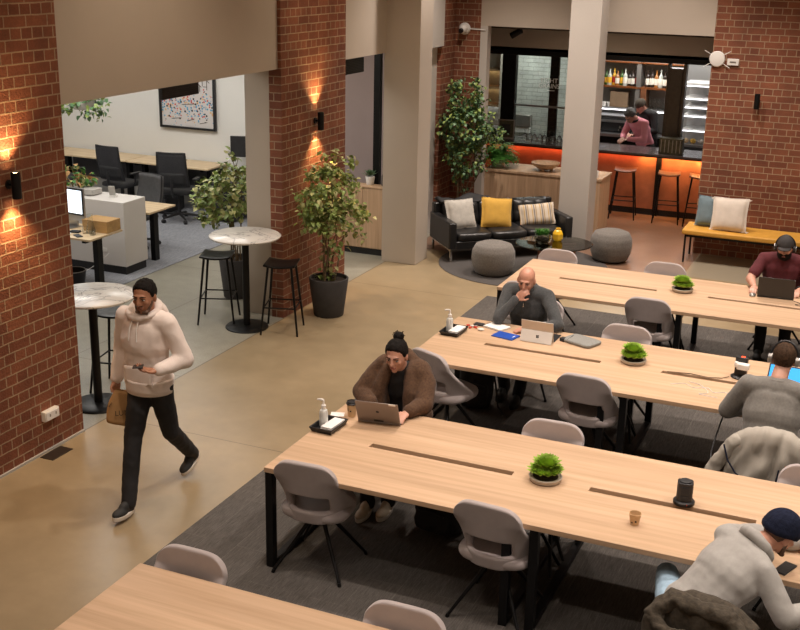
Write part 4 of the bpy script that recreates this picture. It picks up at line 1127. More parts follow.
def pedestal(x, y, lab):
    r = empty('drawer_pedestal', (x, y, .008), 0, lab, 'drawer unit', 'black drawer pedestals')
    mb = MB(); mb.box((0, 0, .30), (.42, .48, .56)); mb.build('body', 'black_plastic', r, bevel=.004)
    for z, h in ((.49, .14), (.33, .14), (.14, .20)):
        mb = MB(); mb.box((0, -.25, z), (.40, .02, h)); o = mb.build('drawer', 'soft_black', r, bevel=.003)
    mb = MB(); mb.box((.12, -.262, .52), (.03, .01, .05)); mb.build('lock', 'steel', r)
    mb = MB()
    for a in (-1, 1):
        for b in (-1, 1): mb.cyl((a*.17, b*.2, 0), (a*.17, b*.2, .03), .02)
    mb.build('castor', 'black_plastic', r)
pedestal(-9.10, 14.60, 'black drawer pedestal under the right-hand office desk')
pedestal(-10.30, 14.62, 'black drawer pedestal between the two mesh office chairs')
def office_chair(mesh=True):
    r = empty('office_chair', (0, 0, 0), 0, 'x', 'office chair', 'black office chairs')
    # facing +Y
    def bk(u, v):
        s = 2*u-1; w = .235-.02*v
        return V((s*w, -.24-.10*v-.02*math.sin(v*PI)+.045*s*s, .56+.52*v))
    mb = MB(); mb.grid(bk, 12, 10); mb.build('backrest', 'mesh_black' if mesh else 'grey_panel', r, solid=.012 if mesh else .06, ang=180)
    fr = [bk(i/12, 0) for i in range(13)]+[bk(1, j/10) for j in range(1, 11)]+[bk(1-i/12, 1) for i in range(1, 13)]+[bk(0, 1-j/10) for j in range(1, 10)]
    mb = MB(); mb.tube(fr, .013, 7, True); mb.build('back_frame', 'black_plastic', r)
    mb = MB()
    mb.grid(lambda u, v: V(((2*u-1)*.20, -.275-.02*v+.04*(2*u-1)**2, .60+.18*v)), 8, 4); mb.build('lumbar_pad', 'soft_black', r, solid=.03, ang=180)
    mb = MB(); cushion(mb, (0, .0, .47), (.48, .46, .09)); mb.build('seat', 'soft_black', r)
    mb = MB(); mb.tube([(0, -.02, .42), (0, -.25, .42), (0, -.31, .52), (0, -.29, .70)], .022, 8); mb.cyl((0, 0, .10), (0, 0, .43), .026); mb.build('column', 'black_plastic', r)
    for k in range(5):
        a = k*1.2566+.3; c, s = math.cos(a), math.sin(a)
        mb = MB(); mb.cyl((.02*c, .02*s, .11), (.29*c, .29*s, .075), .024, .014, 8); mb.build('base_arm', 'black_plastic', r)
        mb = MB(); mb.cyl((.29*c-.022*s, .29*s+.022*c, .03), (.29*c+.022*s, .29*s-.022*c, .03), .03, .03, 12); mb.build('castor', 'black_plastic', r)
    if mesh:
        for s in (-1, 1):
            mb = MB(); mb.tube([(s*.24, 0, .46), (s*.27, 0, .52), (s*.27, 0, .64)], .014, 7); mb.box((s*.27, .02, .65), (.06, .22, .025)); mb.build('armrest', 'black_plastic', r)
    return r
a = office_chair(); a.location = (-9.70, 14.15, .008); a.rotation_euler.z = math.radians(15); a['label'] = 'black mesh office chair at the right-hand desk, nearest the leafy plant'
b = place(a, (-10.76, 14.18, .008), math.radians(0), 'black mesh office chair at the middle desk along the white wall'); b.rotation_euler.z = math.radians(-5)
c = place(a, (-11.75, 14.1, .008), 0, 'black mesh office chair at the left, cut by the brick pier'); c.rotation_euler.z = math.radians(-12)
o = office_chair(False); o.location = (-9.35, 12.60, .008); o.scale.z = .88; o.rotation_euler.z = math.radians(168); o['label'] = 'solid dark-backed office chair behind the white counter'
# monitor near pillar
r = empty('monitor', (-8.74, 14.86, .748), 20, 'black monitor at the end of office desks, behind leafy plant', 'monitor')
r.location = (-8.98, 14.95, .75)
mb = MB(); mb.box((0, 0, .33), (.50, .03, .32)); mb.build('casing', 'black_plastic', r, bevel=.005)
mb = MB(); mb.box((0, -.017, .33), (.47, .004, .29)); mb.build('screen', 'soft_black', r)
mb = MB(); mb.cyl((0, .03, 0), (0, .03, .3), .018); mb.box((0, .02, .006), (.2, .16, .012)); mb.build('stand', 'black_plastic', r)
# white counter block
r = empty('white_counter', (-9.6, 11.50, .008), 0, 'white boxy office counter with black kick behind the walking man', 'counter')
mb = MB(); mb.b2((-1.2, -.235, .11), (1.05, .22, .93)); mb.build('carcass', 'white_laminate', r, bevel=.002)
mb = MB(); mb.b2((-1.2, -.20, 0), (1.02, .22, .11)); mb.build('kickboard', 'black_plastic', r, smooth=False)
mb = MB(); mb.box((.72, -.238, .30), (.09, .006, .05)); mb.build('wall_socket', 'white_plastic', r)
r = desk((-9.12, 10.60, -.03), 1.62, .62, 'front office desk with the glowing screen, before the white counter', legs=(1,), holes=False)
r = desk((-9.30, 12.08, -.03), 1.5, .60, 'office desk behind the white counter, oak top end in view', legs=(1,), holes=False)
# iMac style computer
r = empty('desktop_computer', (-8.93, 10.70, .712), -6, 'desktop computer with bright white screen beside the brick pier', 'computer')
mb = MB(); mb.box((0, 0, .30), (.54, .025, .40)); mb.build('casing', 'steel', r, bevel=.004)
mb = MB(); mb.box((0, -.014, .33), (.53, .004, .325)); mb.build('bezel', 'black_plastic', r)
mb = MB(); mb.box((0, -.0175, .33), (.48, .003, .28)); mb.build('screen', 'screen_white', r, smooth=False)
mb = MB(); mb.box((0, .06, .06), (.17, .02, .14)); mb.box((0, .02, .005), (.19, .17, .01)); mb.build('stand', 'steel', r)
def small(name, loc, dims, m, lab, cat, rz=0, bev=.003):
    mb = MB(); mb.box((0, 0, dims[2]/2), dims); o = mb.build(name, m, bevel=bev); o.location = loc; o.rotation_euler.z = math.radians(rz); return tag(o, lab, cat)
small('keyboard', (-8.95, 10.44, .712), (.42, .12, .012), 'white_plastic', 'white keyboard in front of the glowing desktop screen', 'keyboard')
small('phone', (-8.55, 10.38, .712), (.07, .14, .01), 'black_plastic', 'dark phone on the front office desk', 'phone', 60)
small('charger_dock', (-8.70, 10.52, .712), (.12, .08, .02), 'soft_black', 'flat black dock between the glass and desktop computer', 'dock', 10)
small('wooden_box', (-8.50, 10.76, .712), (.36, .26, .14), 'crate_wood', 'plain timber box at the end of the front office desk', 'box', 0)
small('napkin', (-8.75, 10.40, .712), (.12, .09, .004), 'paper_white', 'white paper sheet on the front office desk', 'paper', 30, .0005)
def tumbler(loc, lab, r_=.035, h=.09, name='drinking_glass', grp='clear glassware'):
    mb = MB(); mb.lathe([(0, 0), (r_*.9, 0), (r_, h), (r_-.003, h), (r_*.9-.003, .006), (0, .006)], n=20); o = mb.build(name, 'bottle_clear'); o.location = loc; return tag(o, lab, 'glass', grp)
tumbler((-8.56, 10.53, .712), 'short drinking glass before the timber box, left one')
tumbler((-8.44, 10.51, .712), 'short drinking glass before the timber box, right one', .04, .07)
mb = MB(); mb.lathe([(0, 0), (.05, 0), (.055, .03), (.03, .13), (.025, .19), (.035, .23), (.032, .23), (.022, .19), (.027, .13), (.052, .03), (.045, .006), (0, .006)], n=24); o = mb.build('carafe', 'bottle_clear'); o.location = (-8.52, 10.58, .712); tag(o, 'clear water carafe in front of the timber box', 'carafe')
r = empty('brochure_holder', (-8.88, 11.50, .94), 15, 'small clear card stand leaning on the white counter', 'card stand')
mb = MB(); mb.box((0, 0, .075), (.08, .012, .15), rotm('X', 14)); mb.build('cards', 'concrete_pot', r); mb = MB(); mb.box((0, .01, .01), (.09, .06, .02)); mb.build('stand', 'white_plastic', r, bevel=.002)
r = empty('waste_bin', (-8.86, 10.62, .008), 0, 'low black bin under the front office desk', 'bin')
mb = MB(); mb.lathe([(0, 0), (.13, 0), (.155, .17), (.16, .19), (.145, .19), (.13, .02), (0, .02)], n=28); mb.build('bin_body', 'black_plastic', r); mb = MB(); mb.tube([(.152*math.cos(i*.4), .152*math.sin(i*.4), .192) for i in range(16)], .006, 6, True); mb.build('rim', 'grey_metal', r)
mb = MB(); mb.tube([(-8.79, 11.24, .28), (-8.85, 11.18, .20), (-8.95, 11.15, .12), (-9.05, 11.18, .06), (-9.1, 11.1, .02)], .005, 6); o = mb.build('hanging_lead', 'white_plastic'); recenter(o); tag(o, 'white cord hanging from the socket on the white counter', 'cord')

# ------------------------------------------------------------------ behind the bar
def shelfy(name, lo, hi, m, lab, cat='shelf', grp=None):
    mb = MB(); mb.b2(lo, hi); o = mb.build(name, m, bevel=.003); recenter(o); return tag(o, lab, cat, grp)
# back unit at y=20.5 : uprights, boards
r = empty('back_bar_shelving', (-4.1, 20.55, 0), 0, 'tall timber and steel shelving unit full of bottles behind the bar', 'shelving')
mb = MB(); mb.b2((-.95, -.14, 1.74), (.70, .16, 1.77)); mb.b2((-.95, -.14, 2.18), (.70, .16, 2.20)); mb.build('shelf', 'walnut', r)
mb = MB(); mb.b2((-.95, -.14, 1.36), (.70, .16, 1.39)); mb.build('shelf', 'steel', r)
mb = MB(); mb.b2((-.13, -.13, .9), (-.05, .16, 2.4)); mb.build('upright', 'grey_metal', r)
mb = MB(); mb.b2((-.03, -.15, 1.39), (.07, .16, 1.74)); mb.build('upright', 'stool_wood', r)
mb = MB(); mb.b2((-.95, -.12, 0), (.70, .16, .9)); mb.build('cabinet', 'soft_black', r)
mb = MB(); mb.b2((-.95, .165, .93), (.70, .18, 2.5)); mb.build('back_panel', 'grey_metal', r)
mb = MB(); mb.b2((-.97, -.2, .9), (.72, .2, .93)); mb.build('worktop', 'steel', r)
mb = MB(); mb.b2((-.95, -.16, 1.345), (.70, -.145, 1.36)); mb.build('light_strip', 'case_light', r, smooth=False)
for nm, c in (('b_green', (.05, .12, .03)), ('b_yellow', (.75, .42, .04)), ('b_dark', (.03, .02, .015)), ('b_clear', (.45, .47, .42)), ('b_red', (.45, .04, .03)), ('b_amber', (.30, .12, .03)), ('b_label', (.80, .76, .66))):
    mat(nm, c, .15, 0, .1, 10, coat=.3)
def bottle(x, y, z, m, lm, h=.30, lab=''):
    r = empty('bottle', (x, y, z), 0, lab, 'bottle', 'bottles on the back bar shelf')
    mb = MB(); mb.lathe([(0, 0), (.036, 0), (.038, .01), (.038, h*.58), (.030, h*.68), (.014, h*.76), (.013, h*.96), (.016, h*.97), (.016, h), (0, h)], n=14); mb.build('bottle_body', m, r)
    mb = MB(); mb.lathe([(.0386, h*.15), (.0392, h*.16), (.0392, h*.50), (.0386, h*.51)], n=14); mb.build('label', lm, r)
kinds = [('b_green', 'b_red'), ('b_green', 'b_label'), ('b_yellow', 'b_label'), ('b_green', 'b_yellow'), ('b_clear', 'b_yellow'), ('b_yellow', 'b_red'), ('b_clear', 'b_label'), ('b_dark', 'b_label'), ('b_dark', 'b_label')]
words = {'b_green': 'green', 'b_yellow': 'yellow', 'b_clear': 'clear', 'b_dark': 'dark', 'b_amber': 'amber'}
wl = {'b_red': 'red', 'b_label': 'cream', 'b_yellow': 'yellow'}
kinds = kinds[:6]+[('b_amber', 'b_label'), ('b_green', 'b_yellow')]+kinds[6:]+[('b_dark', 'b_red')]
for i, (m, lm) in enumerate(kinds): bottle(-5.00+i*.070, 20.48+.05*(i % 2), 1.771, m, lm, .26+.02*(i % 3), '%s bottle with %s label, left half of back bar shelf' % (words[m], wl[lm]))
for i, (m, lm) in enumerate([('b_dark', 'b_label'), ('b_dark', 'b_label'), ('b_amber', 'b_label'), ('b_clear', 'b_label'), ('b_dark', 'b_label'), ('b_dark', 'b_yellow'), ('b_amber', 'b_label'), ('b_dark', 'b_red')]): bottle(-4.04+i*.076, 20.50, 1.771, m, lm, .30+.02*(i % 2), '%s bottle with %s label, right half of back bar shelf' % (words[m], wl[lm]))
shelfy('cardboard_box', (-4.68, 20.44, 1.391), (-4.36, 20.64, 1.66), 'cardboard', 'brown cardboard box on the middle bar shelf', 'box')
for i in range(7):
    for k in range(2):
        tumbler((-3.96+i*.082, 20.46+.0*k, 1.391+k*.10), 'clear glass in the stacked glasses on middle bar shelf', .033, .095)
for i in range(4): 
    mb = MB(); mb.lathe([(0, 0), (.03, 0), (.042, .08), (.038, .08), (.027, .006), (0, .006)], n=18); o = mb.build('coffee_cup', 'white_plastic'); o.location = (-4.98+i*.095, 20.48, 1.391); tag(o, 'white cup at left of the middle bar shelf', 'cup', 'white cups at left on middle bar shelf')
# coffee machine (long dark) and front shelf rail
r = empty('coffee_machine', (-4.30, 19.95, .93), 0, 'dark coffee machine left of the staff behind the bar', 'coffee machine')
r.location = (-4.55, 20.25, .93)
mb = MB(); mb.box((0, 0, .20), (.75, .40, .26)); mb.build('body', 'soft_black', r, bevel=.02)
mb = MB(); mb.box((0, -.02, .345), (.72, .36, .02)); mb.build('cup_tray', 'steel', r)
mb = MB(); mb.box((0, -.21, .26), (.68, .02, .04)); mb.build('fascia', 'steel', r)
mb = MB(); mb.box((0, -.1, .03), (.70, .5, .05)); mb.build('drip_tray', 'steel', r)
for s in (-.2, .2): mb = MB(); mb.cyl((s, -.24, .14), (s, -.24, .19), .035); mb.cyl((s, -.24, .15), (s, -.40, .14), .012); mb.build('group_head', 'chrome', r)
# right display case
r = empty('display_case', (-2.85, 20.2, 0), 0, 'lit glass cake display at right end behind the bar', 'display case')
r.location = (-3.02, 20.5, 0)
mb = MB(); mb.b2((-.32, -.3, 0), (.45, .3, .82)); mb.build('plinth', 'soft_black', r, bevel=.004)
mb = MB(); mb.b2((-.32, -.3, .82), (.45, .3, .86)); mb.build('deck', 'steel', r)
for z in (1.10, 1.35, 1.50, 1.65): mb = MB(); mb.b2((-.30, -.25, z), (.44, .28, z+.02)); mb.build('shelf', 'slat_white', r)
for z in (1.085, 1.335, 1.485, 1.635, 1.86): mb = MB(); mb.b2((-.30, -.26, z), (.44, -.24, z+.012)); mb.build('light_strip', 'case_light', r, smooth=False)
mb = MB(); mb.b2((-.32, -.28, 1.88), (.45, .3, 1.92)); mb.b2((-.32, .28, .86), (.45, .3, 1.9)); mb.build('back_and_top', 'slat_white', r)
mb = MB(); mb.b2((-.34, -.3, .82), (-.30, -.27, 1.92)); mb.b2((.42, -.3, .82), (.45, -.27, 1.92)); mb.build('post', 'black_metal', r)
for i in range(5):
    mb = MB(); mb.ell((0, 0, .04), (.055, .05, .045)); o = mb.build('pastry', ('cup_kraft', 'mustard', 'cream_fabric', 'leaf_pale', 'kraft')[i]); o.location = (-3.26+i*.13, 20.38, .861); tag(o, ('golden round pastry', 'yellow round pastry', 'pale round pastry', 'greenish round pastry', 'brown round pastry')[i]+' in lit display case behind bar', 'pastry', None)
# left lit shelves behind glass
r = empty('lit_display_shelf', (-7.04, 20.2, 0), 0, 'warmly lit display shelves at far left behind the bar window', 'display shelf')
mb = MB(); mb.b2((-.5, .2, 0), (.5, .24, 2.6)); mb.b2((.42, -.25, 0), (.46, .24, 2.6)); mb.build('back_panel', 'cream_fabric', r)
for z in (1.30, 1.62, 1.94): mb = MB(); mb.b2((-.5, -.25, z), (.42, .2, z+.025)); mb.build('shelf', 'dark_oak', r)
for z in (1.28, 1.60, 1.92): mb = MB(); mb.b2((-.5, .12, z+.0), (.42, .16, z+.018)); mb.build('light_strip', 'case_warm' if z > 1.3 else 'case_light', r, smooth=False)
mb = MB(); mb.b2((-.5, -.3, 0), (.42, .2, .9)); mb.build('cabinet', 'white_laminate', r)
# paper towel dispenser on tiled wall
r = empty('towel_dispenser', (-6.22, 20.3, .93), 0, 'grey paper towel dispenser on the white tiled wall behind glass', 'dispenser')
mb = MB(); mb.box((0, -.06, .12), (.30, .12, .22)); mb.build('casing', 'grey_metal', r, bevel=.01)
mb = MB(); mb.box((0, -.06, -.05), (.28, .08, .10)); mb.build('paper', 'paper_white', r, bevel=.004)
# on the bar counter
r = empty('framed_photo', (-5.92, 18.30, 1.001), 12, 'small framed dark picture standing on the bar counter', 'picture')
T = rotm('X', -8)
mb = MB(); 
for s in (-1, 1): mb.box((s*.13, 0, .16), (.02, .02, .32), T); mb.box((0, 0, .16+s*.15), (.26, .02, .02), T)
mb.build('frame', 'grey_metal', r)
mb = MB(); mb.box((0, .003, .16), (.24, .008, .30), T); mb.build('print', 'dark_green_tin', r)
mb = MB(); mb.box((0, -.004, .16), (.14, .004, .16), T); mb.build('printed_panel', 'soft_black', r)
for i in range(8):
    r = empty('upturned_glass', (-5.62+i*.085, 18.42+.03*(i % 2), 1.001), 0, 'clear upturned wine glass in the row on bar counter by the window', 'glass', 'glasses lined up on the bar counter')
    mb = MB(); mb.lathe([(.034, 0), (.042, .04), (.030, .085), (.006, .10), (.004, .15), (.032, .158), (0, .162)], n=16); mb.build('glass_body', 'bottle_clear', r)
r = empty('herb_pot', (-6.14, 18.32, 1.001), 0, 'tiny green plant in a dark pot on the bar counter', 'potted plant')
mb = MB(); pot(mb, .04, .055, .10, .006); mb.build('pot', 'soft_black', r)
mb = MB(); rosette(mb, (0, 0, .09), .04, 26, .09, .03); mb.build('leaves', 'leaf_b', r, ang=180)
r = empty('patterned_tin_box', (-3.12, 18.20, 1.001), 0, 'dark patterned box standing on the bar counter by the brown post', 'box')
mb = MB(); mb.box((0, 0, .125), (.36, .20, .25)); mb.build('box_body', 'dark_green_tin', r, bevel=.006)
mb = MB()
for i in range(6): mb.box((-.15+.06*i, -.102, .125), (.012, .006, .20))
mb.build('front_slats', 'grey_metal', r, smooth=False)
# ------------------------------------------------------------------ people
def cap(mb, a, b, r0, r1):
    a, b = V(a), V(b); mb.ell(a, r0, n=14, m=8); mb.ell(b, r1, n=14, m=8)
    if (b-a).length > 1e-4: mb.cyl(a, b, r0, r1, 14)
def chain(mb, pts, rs):
    for (a, b), (r, q) in zip(zip(pts, pts[1:]), zip(rs, rs[1:])): cap(mb, a, b, r, q)
def mat3(x, y, z): return Matrix((x, y, z)).transposed()
def hand(mb, w, d, n, thumb, curl=.5, grip=False, k=1.0):
    """w wrist, d finger direction, n palm normal (the way the palm faces), thumb: +1/-1 side"""
    w = V(w); d = V(d).normalized(); n = V(n); n = (n-d*n.dot(d)).normalized(); s = d.cross(n)*thumb
    R = mat3(s, d, n)
    mb.ell(w+d*.048*k, (.040*k, .052*k, .015*k), R); mb.ell(w+d*.008, (.026*k, .03*k, .018*k), R); mb.ell(w+d*.03*k+s*.022*k+n*.006, (.02*k, .034*k, .015*k), R)
    for i, (off, ln) in enumerate(((.030, .070), (.010, .080), (-.010, .074), (-.029, .058))):
        p = w+d*(.088-.004*abs(i-1))*k+s*off*k; a = .12+curl*.35; sp = off*1.6
        for j, f in enumerate((.45, .32, .23)):
            dd = (d*math.cos(a)+n*math.sin(a)+s*sp).normalized(); q = p+dd*ln*f*k
            cap(mb, p, q, (.0088-.0008*j)*k, (.0082-.0010*j)*k); p = q; a += curl*(.75 if not grip else 1.1)
    p = w+d*.022*k+s*.034*k; a = V(p); dd = (d*.75+s*.62+n*.25).normalized(); q = a+dd*.040*k; cap(mb, a, q, .012*k, .0105*k)
    dd = (d*.92+s*.18+n*(.3+curl*.3)).normalized(); cap(mb, q, q+dd*.032*k, .0105*k, .0085*k)
def hrot(yaw, pitch, tilt):
    """yaw + = turn to own left, pitch + = look down"""
    return (rotm('Z', yaw) @ rotm('X', -pitch) @ rotm('Y', tilt)).to_3x3()
def head_prims(mb, c, R, neck, nr=.055, jaw=1.0, nose=1.0):
    c = V(c); P = lambda x, y, z: c+R @ V((x, y, z))
    mb.ell(P(0, -.012, .028), (.076, .094, .088), R)          # cranium
    mb.ell(P(0, .022, -.012), (.067, .072, .092), R)          # face
    mb.ell(P(0, .030, -.062), (.052*jaw, .056, .050), R)      # jaw
    mb.ell(P(0, .064, -.098), (.024*jaw, .022, .018), R)      # chin
    cap(mb, P(.030, .083, .026), P(-.030, .083, .026), .011, .011)   # brow ridge
    for s in (-1, 1):
        mb.ell(P(s*.038, .070, -.020), (.020, .016, .018), R)  # cheek
        mb.ell(P(s*.077, -.004, -.012), (.011, .020, .033), R)   # ear
    cap(mb, P(0, .092, .018), P(0, .112*nose, -.022), .009, .013)   # nose
    cap(mb, P(-.010, .098, -.028), P(.010, .098, -.028), .009, .009)
    mb.ell(P(0, .088, -.058), (.024, .012, .012), R)           # mouth mound
    cap(mb, P(0, -.015, -.05), neck, nr, nr*1.08)
def face_parts(parent, c, R, hair, lips='lips', beard=False, closed=False):
    c = V(c); P = lambda x, y, z: c+R @ V((x, y, z))
    for s in (-1, 1):
        mb = MB(); mb.ell(P(s*.030, .0835, .004), (.0125, .0065, .0062), R); o = mb.build('eye', 'eye_white', parent)
        mb = MB(); mb.ell(P(s*.030, .0885, .002), (.0056, .003, .0056), R); mb.build('iris', 'eye_dark', o)
        mb = MB(); cap(mb, P(s*.016, .0905, .0105), P(s*.044, .0835, .0095), .0024, .0018); mb.build('eyelid', 'hair_black', parent)
        mb = MB(); cap(mb, P(s*.013, .0965, .026), P(s*.033, .0950, .032), .0038, .0036); cap(mb, P(s*.033, .0950, .032), P(s*.050, .082, .026), .0036, .0022); mb.build('eyebrow', hair, parent)
    mb = MB(); cap(mb, P(-.020, .0915, -.058), P(.020, .0915, -.058), .0045, .0045); cap(mb, P(-.014, .095, -.063), P(.014, .095, -.063), .0055, .0055); cap(mb, P(-.008, .0975, -.054), P(.008, .0975, -.054), .0045, .0045); mb.build('lips', lips, parent)
def hairdo(parent, c, R, m, cut=.052, back=-.05, puff=1.07, name='hair', rough=.004, side=-.02):
    cut += .022; puff = 1+(puff-1)*.7
    """hair cap: whole ellipsoid, pulled in where the face is bare"""
    c = V(c); n, k = 48, 32; mb = MB(); mb.ell((0, 0, 0), 1, n=n, m=k)
    for i, p in enumerate(mb.v):
        q = V((p.x*.079*puff, p.y*.100*puff-.012, p.z*.094*puff+.026))
        # bare below the hairline : line from forehead (front) to nape (back)
        tab = [(-.20, -.30), (back-.012, -.20), (back, -.025), (-.025, -.018), (-.012, .016), (.02, .034), (.05, .046), (.070, .060), (cut+.006, .078), (cut+.018, .11), (.30, .4)]
        yl = .4
        for (z1, y1), (z2, y2) in zip(tab, tab[1:]):
            if z1 <= q.z < z2: yl = y1+(y2-y1)*(q.z-z1)/max(1e-4, z2-z1)
        yl += .004*noise.noise(q*90)
        d = (yl-q.y)/.010
        f = max(0, min(1, d*.5+.5))
        g = rough*noise.noise(q*60)
        q = V((0, -.010, .01))+(q-V((0, -.010, .01)))*((.84+.16*f)*(1+g/.09))
        mb.v[i] = c+R @ q
    return mb.build(name, m, parent, ang=180)
def beard(parent, c, R, m, k=1.0, name='beard'):
    c = V(c); mb = MB(); mb.ell((0, 0, 0), 1, n=40, m=26)
    for i, p in enumerate(mb.v):
        q = V((p.x*.064*k, .026+p.y*.070*k, -.062+p.z*.062*k))
        mouth = (abs(q.x) < .020 and q.z > -.068 and q.z < -.046)
        f = 1
        if q.z > -.034-.0*abs(q.x): f = max(.72, 1-(q.z+.034)*14)
        if abs(q.x) > .05 and q.y > -.01 and q.z < .01: f = max(f, .97)
        if mouth and q.y > .05: f = .90
        q = V((0, .015, -.055))+(q-V((0, .015, -.055)))*(f*(1+.05*noise.noise(q*70)))
        mb.v[i] = c+R @ q
    return mb.build(name, m, parent, ang=180)
def headphones(parent_loc, c, R, lab, m='black_plastic', rz=0, cup='black_plastic'):
    """head-worn thing: its own top-level object"""
    r = empty('headphones', parent_loc, rz, lab, 'headphones')
    c = V(c); P = lambda x, y, z: c+R @ V((x, y, z))
    mb = MB(); mb.tube([P(.096*math.cos(a), -.012, .012+.118*math.sin(a)) for a in [PI*i/18 for i in range(19)]], .0085, 8); mb.build('headband', m, r)
    for s in (-1, 1):
        mb = MB(); mb.cyl(P(s*.078, -.008, -.008), P(s*.104, -.008, -.008), .040, .034, 20); mb.build('ear_cup', cup, r, bevel=.004)
        mb = MB(); mb.tube([P(s*.106+0*math.cos(a), -.008+.030*math.cos(a), -.008+.030*math.sin(a)) for a in [i*PI/8 for i in range(16)]], .004, 6, True); mb.build('cup_ring', 'steel', r)
    return r
def shoe(parent, ankle, toe, m='shoe_black', sole='sole_white', k=1.0):
    """ankle joint and toe direction (world-ish vector with pitch)"""
    a = V(ankle); d = V(toe).normalized(); up = V((0, 0, 1)); s = d.cross(up).normalized(); u = s.cross(d)
    R = mat3(s, d, u); mb = MB()
    mb.ell(a+d*.10*k-u*.045, (.044, .085, .034), R); mb.ell(a+d*.0-u*.035, (.038, .062, .045), R); mb.ell(a+d*.045-u*.015, (.036, .06, .04), R); cap(mb, a-u*.02, a+u*.035, .042, .046)
    o = blobs(mb, .009, 'shoe', m, parent, 3)
    mb = MB(); n = 24; vs = []
    for z, f in ((-.088, .98), (-.052, 1.10)):
        for i in range(n):
            t = 2*PI*i/n; y = .055+.125*math.sin(t)*k; w = .040+.010*math.sin(t)
            vs.append(a+d*y+s*w*math.cos(t)*f+u*z)
    fs = [tuple(range(n-1, -1, -1)), tuple(range(n, 2*n))]+[(i, (i+1) % n, n+(i+1) % n, n+i) for i in range(n)]
    mb.add(vs, fs); mb.build('sole', sole, o, bevel=.006)
    return o
def torso(mb, pel, chest, neck, shL, shR, w=1.0, d=1.0, g=0.0, belly=0, hips=True):
    pel, chest, neck, shL, shR = map(V, (pel, chest, neck, shL, shR))
    ax = (shR-shL); ax.normalize()
    up1 = (chest-pel).normalized(); f1 = up1.cross(ax); 
    def R(up):
        x = (ax-up*ax.dot(up)).normalized(); return mat3(x, up.cross(x), up)
    upn = (neck-pel).normalized()
    mb.ell(pel+up1*.02, ((.165+g)*w, (.125+g)*d, .13+g), R(up1))
    for t in (.2, .32, .44, .56, .68, .8): mb.ell(pel.lerp(chest, t), ((.150+g+.008*t)*w, (.112+g+belly)*d, .12+g), R(up1))
    up2 = (neck-chest).normalized()
    mb.ell(chest, ((.172+g)*w, (.120+g)*d, .15+g), R(up2))
    for t in (.15, .3, .45): mb.ell(chest.lerp(neck, t), ((.172-.016*t+g)*w, (.118-.03*t+g)*d, .14-.08*t+g), R(up2))
    sm = (shL+shR)/2
    for s in (shL, shR): cap(mb, sm.lerp(s, .2)+up2*.005, s, .075+g, .058+g)
    cap(mb, sm, neck, .085+g, .060+g)
def limb(mb, a, b, c, r, g=0):
    chain(mb, [a, b, c], [r[0]+g, r[1]+g, r[2]+g])

class Fig: pass
def person(name_label, root, yaw, J, skin='skin_light', top='jumper_dark', bottom='black_cloth', w=1.0, d=1.0, sleeve=(.058, .050, .040), cuff=1.0, short=False, belly=0, head=(0, 0, 0), jaw=1.0, vox=.0065, fold=.008, hands=True, legs=True, loose=.014, lab=None, topname='jumper', coll=.0, handpose={}, shoes=None, hem=None, cat='person'):
    r = empty('person', (root[0], root[1], 0), yaw, name_label, 'person')
    R = hrot(*head)
    # skin body, one continuous mesh
    mb = MB()
    torso(mb, J['pel'], J['chest'], J['neck'], J['shL'], J['shR'], w, d, -.012, belly)
    head_prims(mb, J['head'], R, J['neck'], jaw=jaw)
    for s in 'LR':
        if not short: limb(mb, J['sh'+s], J['el'+s], J['wr'+s], (.046, .038, .024))
        else: limb(mb, J['sh'+s], J['el'+s], J['wr'+s], (.054, .046, .027)); 
        if short: e, q = V(J['el'+s]), V(J['wr'+s]); cap(mb, e.lerp(q, .12), e.lerp(q, .4), .047, .042)
        h = handpose.get(s)
        if h: hand(mb, J['wr'+s], h[0], h[1], h[2], h[3], grip=len(h) > 4)
        if legs: limb(mb, J['hip'+s], J['kn'+s], J['an'+s], (.075, .050, .036))
    body = blobs(mb, vox, 'body', skin, r, 2, factor=.35)
    # top garment
    mb = MB(); torso(mb, J['pel'] if hem is None else hem, J['chest'], J['neckline'] if 'neckline' in J else V(J['neck'])-V((0, 0, .035)), J['shL'], J['shR'], w, d, loose, belly)
    for s in 'LR':
        if short:
            a, b = V(J['sh'+s]), V(J['el'+s]); cap(mb, a, a.lerp(b, .72), .068, .064)
        else:
            a, b, c = V(J['sh'+s]), V(J['el'+s]), V(J['wr'+s]); chain(mb, [a, b, b.lerp(c, .93*cuff)], [sleeve[0]+.010, sleeve[1]+.006, sleeve[2]])
    t = blobs(mb, .009, topname, top, r, 9, fold, .14)
    if legs:
        mb = MB()
        p = V(J['pel']); cap(mb, V(J['hipL']), V(J['hipR']), .105, .105); mb.ell(p, (.165*w, .13, .11))
        for s in 'LR': chain(mb, [J['hip'+s], J['kn'+s], V(J['an'+s])+V((0, 0, .0))], [.098, .068, .056])
        blobs(mb, .010, 'trousers', bottom, r, 3, .005, .10)
        if shoes:
            for s in 'LR': shoe(r, J['an'+s], shoes.get(s, (0, 1, 0)), shoes['m'], shoes['sole'])
    f = Fig(); f.r = r; f.R = R; f.J = J; f.c = V(J['head']); f.root = root; f.yaw = yaw; f.top = t
    f.P = lambda x, y, z: f.c+R @ V((x, y, z))
    return f
def seated(**k):
    J = dict(pel=(0, 0, .57), chest=(0, .05, .83), neck=(0, .09, 1.04), head=(0, .15, 1.15), shL=(-.17, .07, .975), shR=(.17, .07, .975), elL=(-.26, .2, .78), wrL=(-.1, .40, .79), elR=(.26, .2, .78), wrR=(.1, .40, .79), hipL=(-.09, .03, .53), hipR=(.09, .03, .53), knL=(-.12, .44, .50), anL=(-.12, .44, .10), knR=(.12, .44, .50), anR=(.12, .44, .10))
    J.update(k); return J

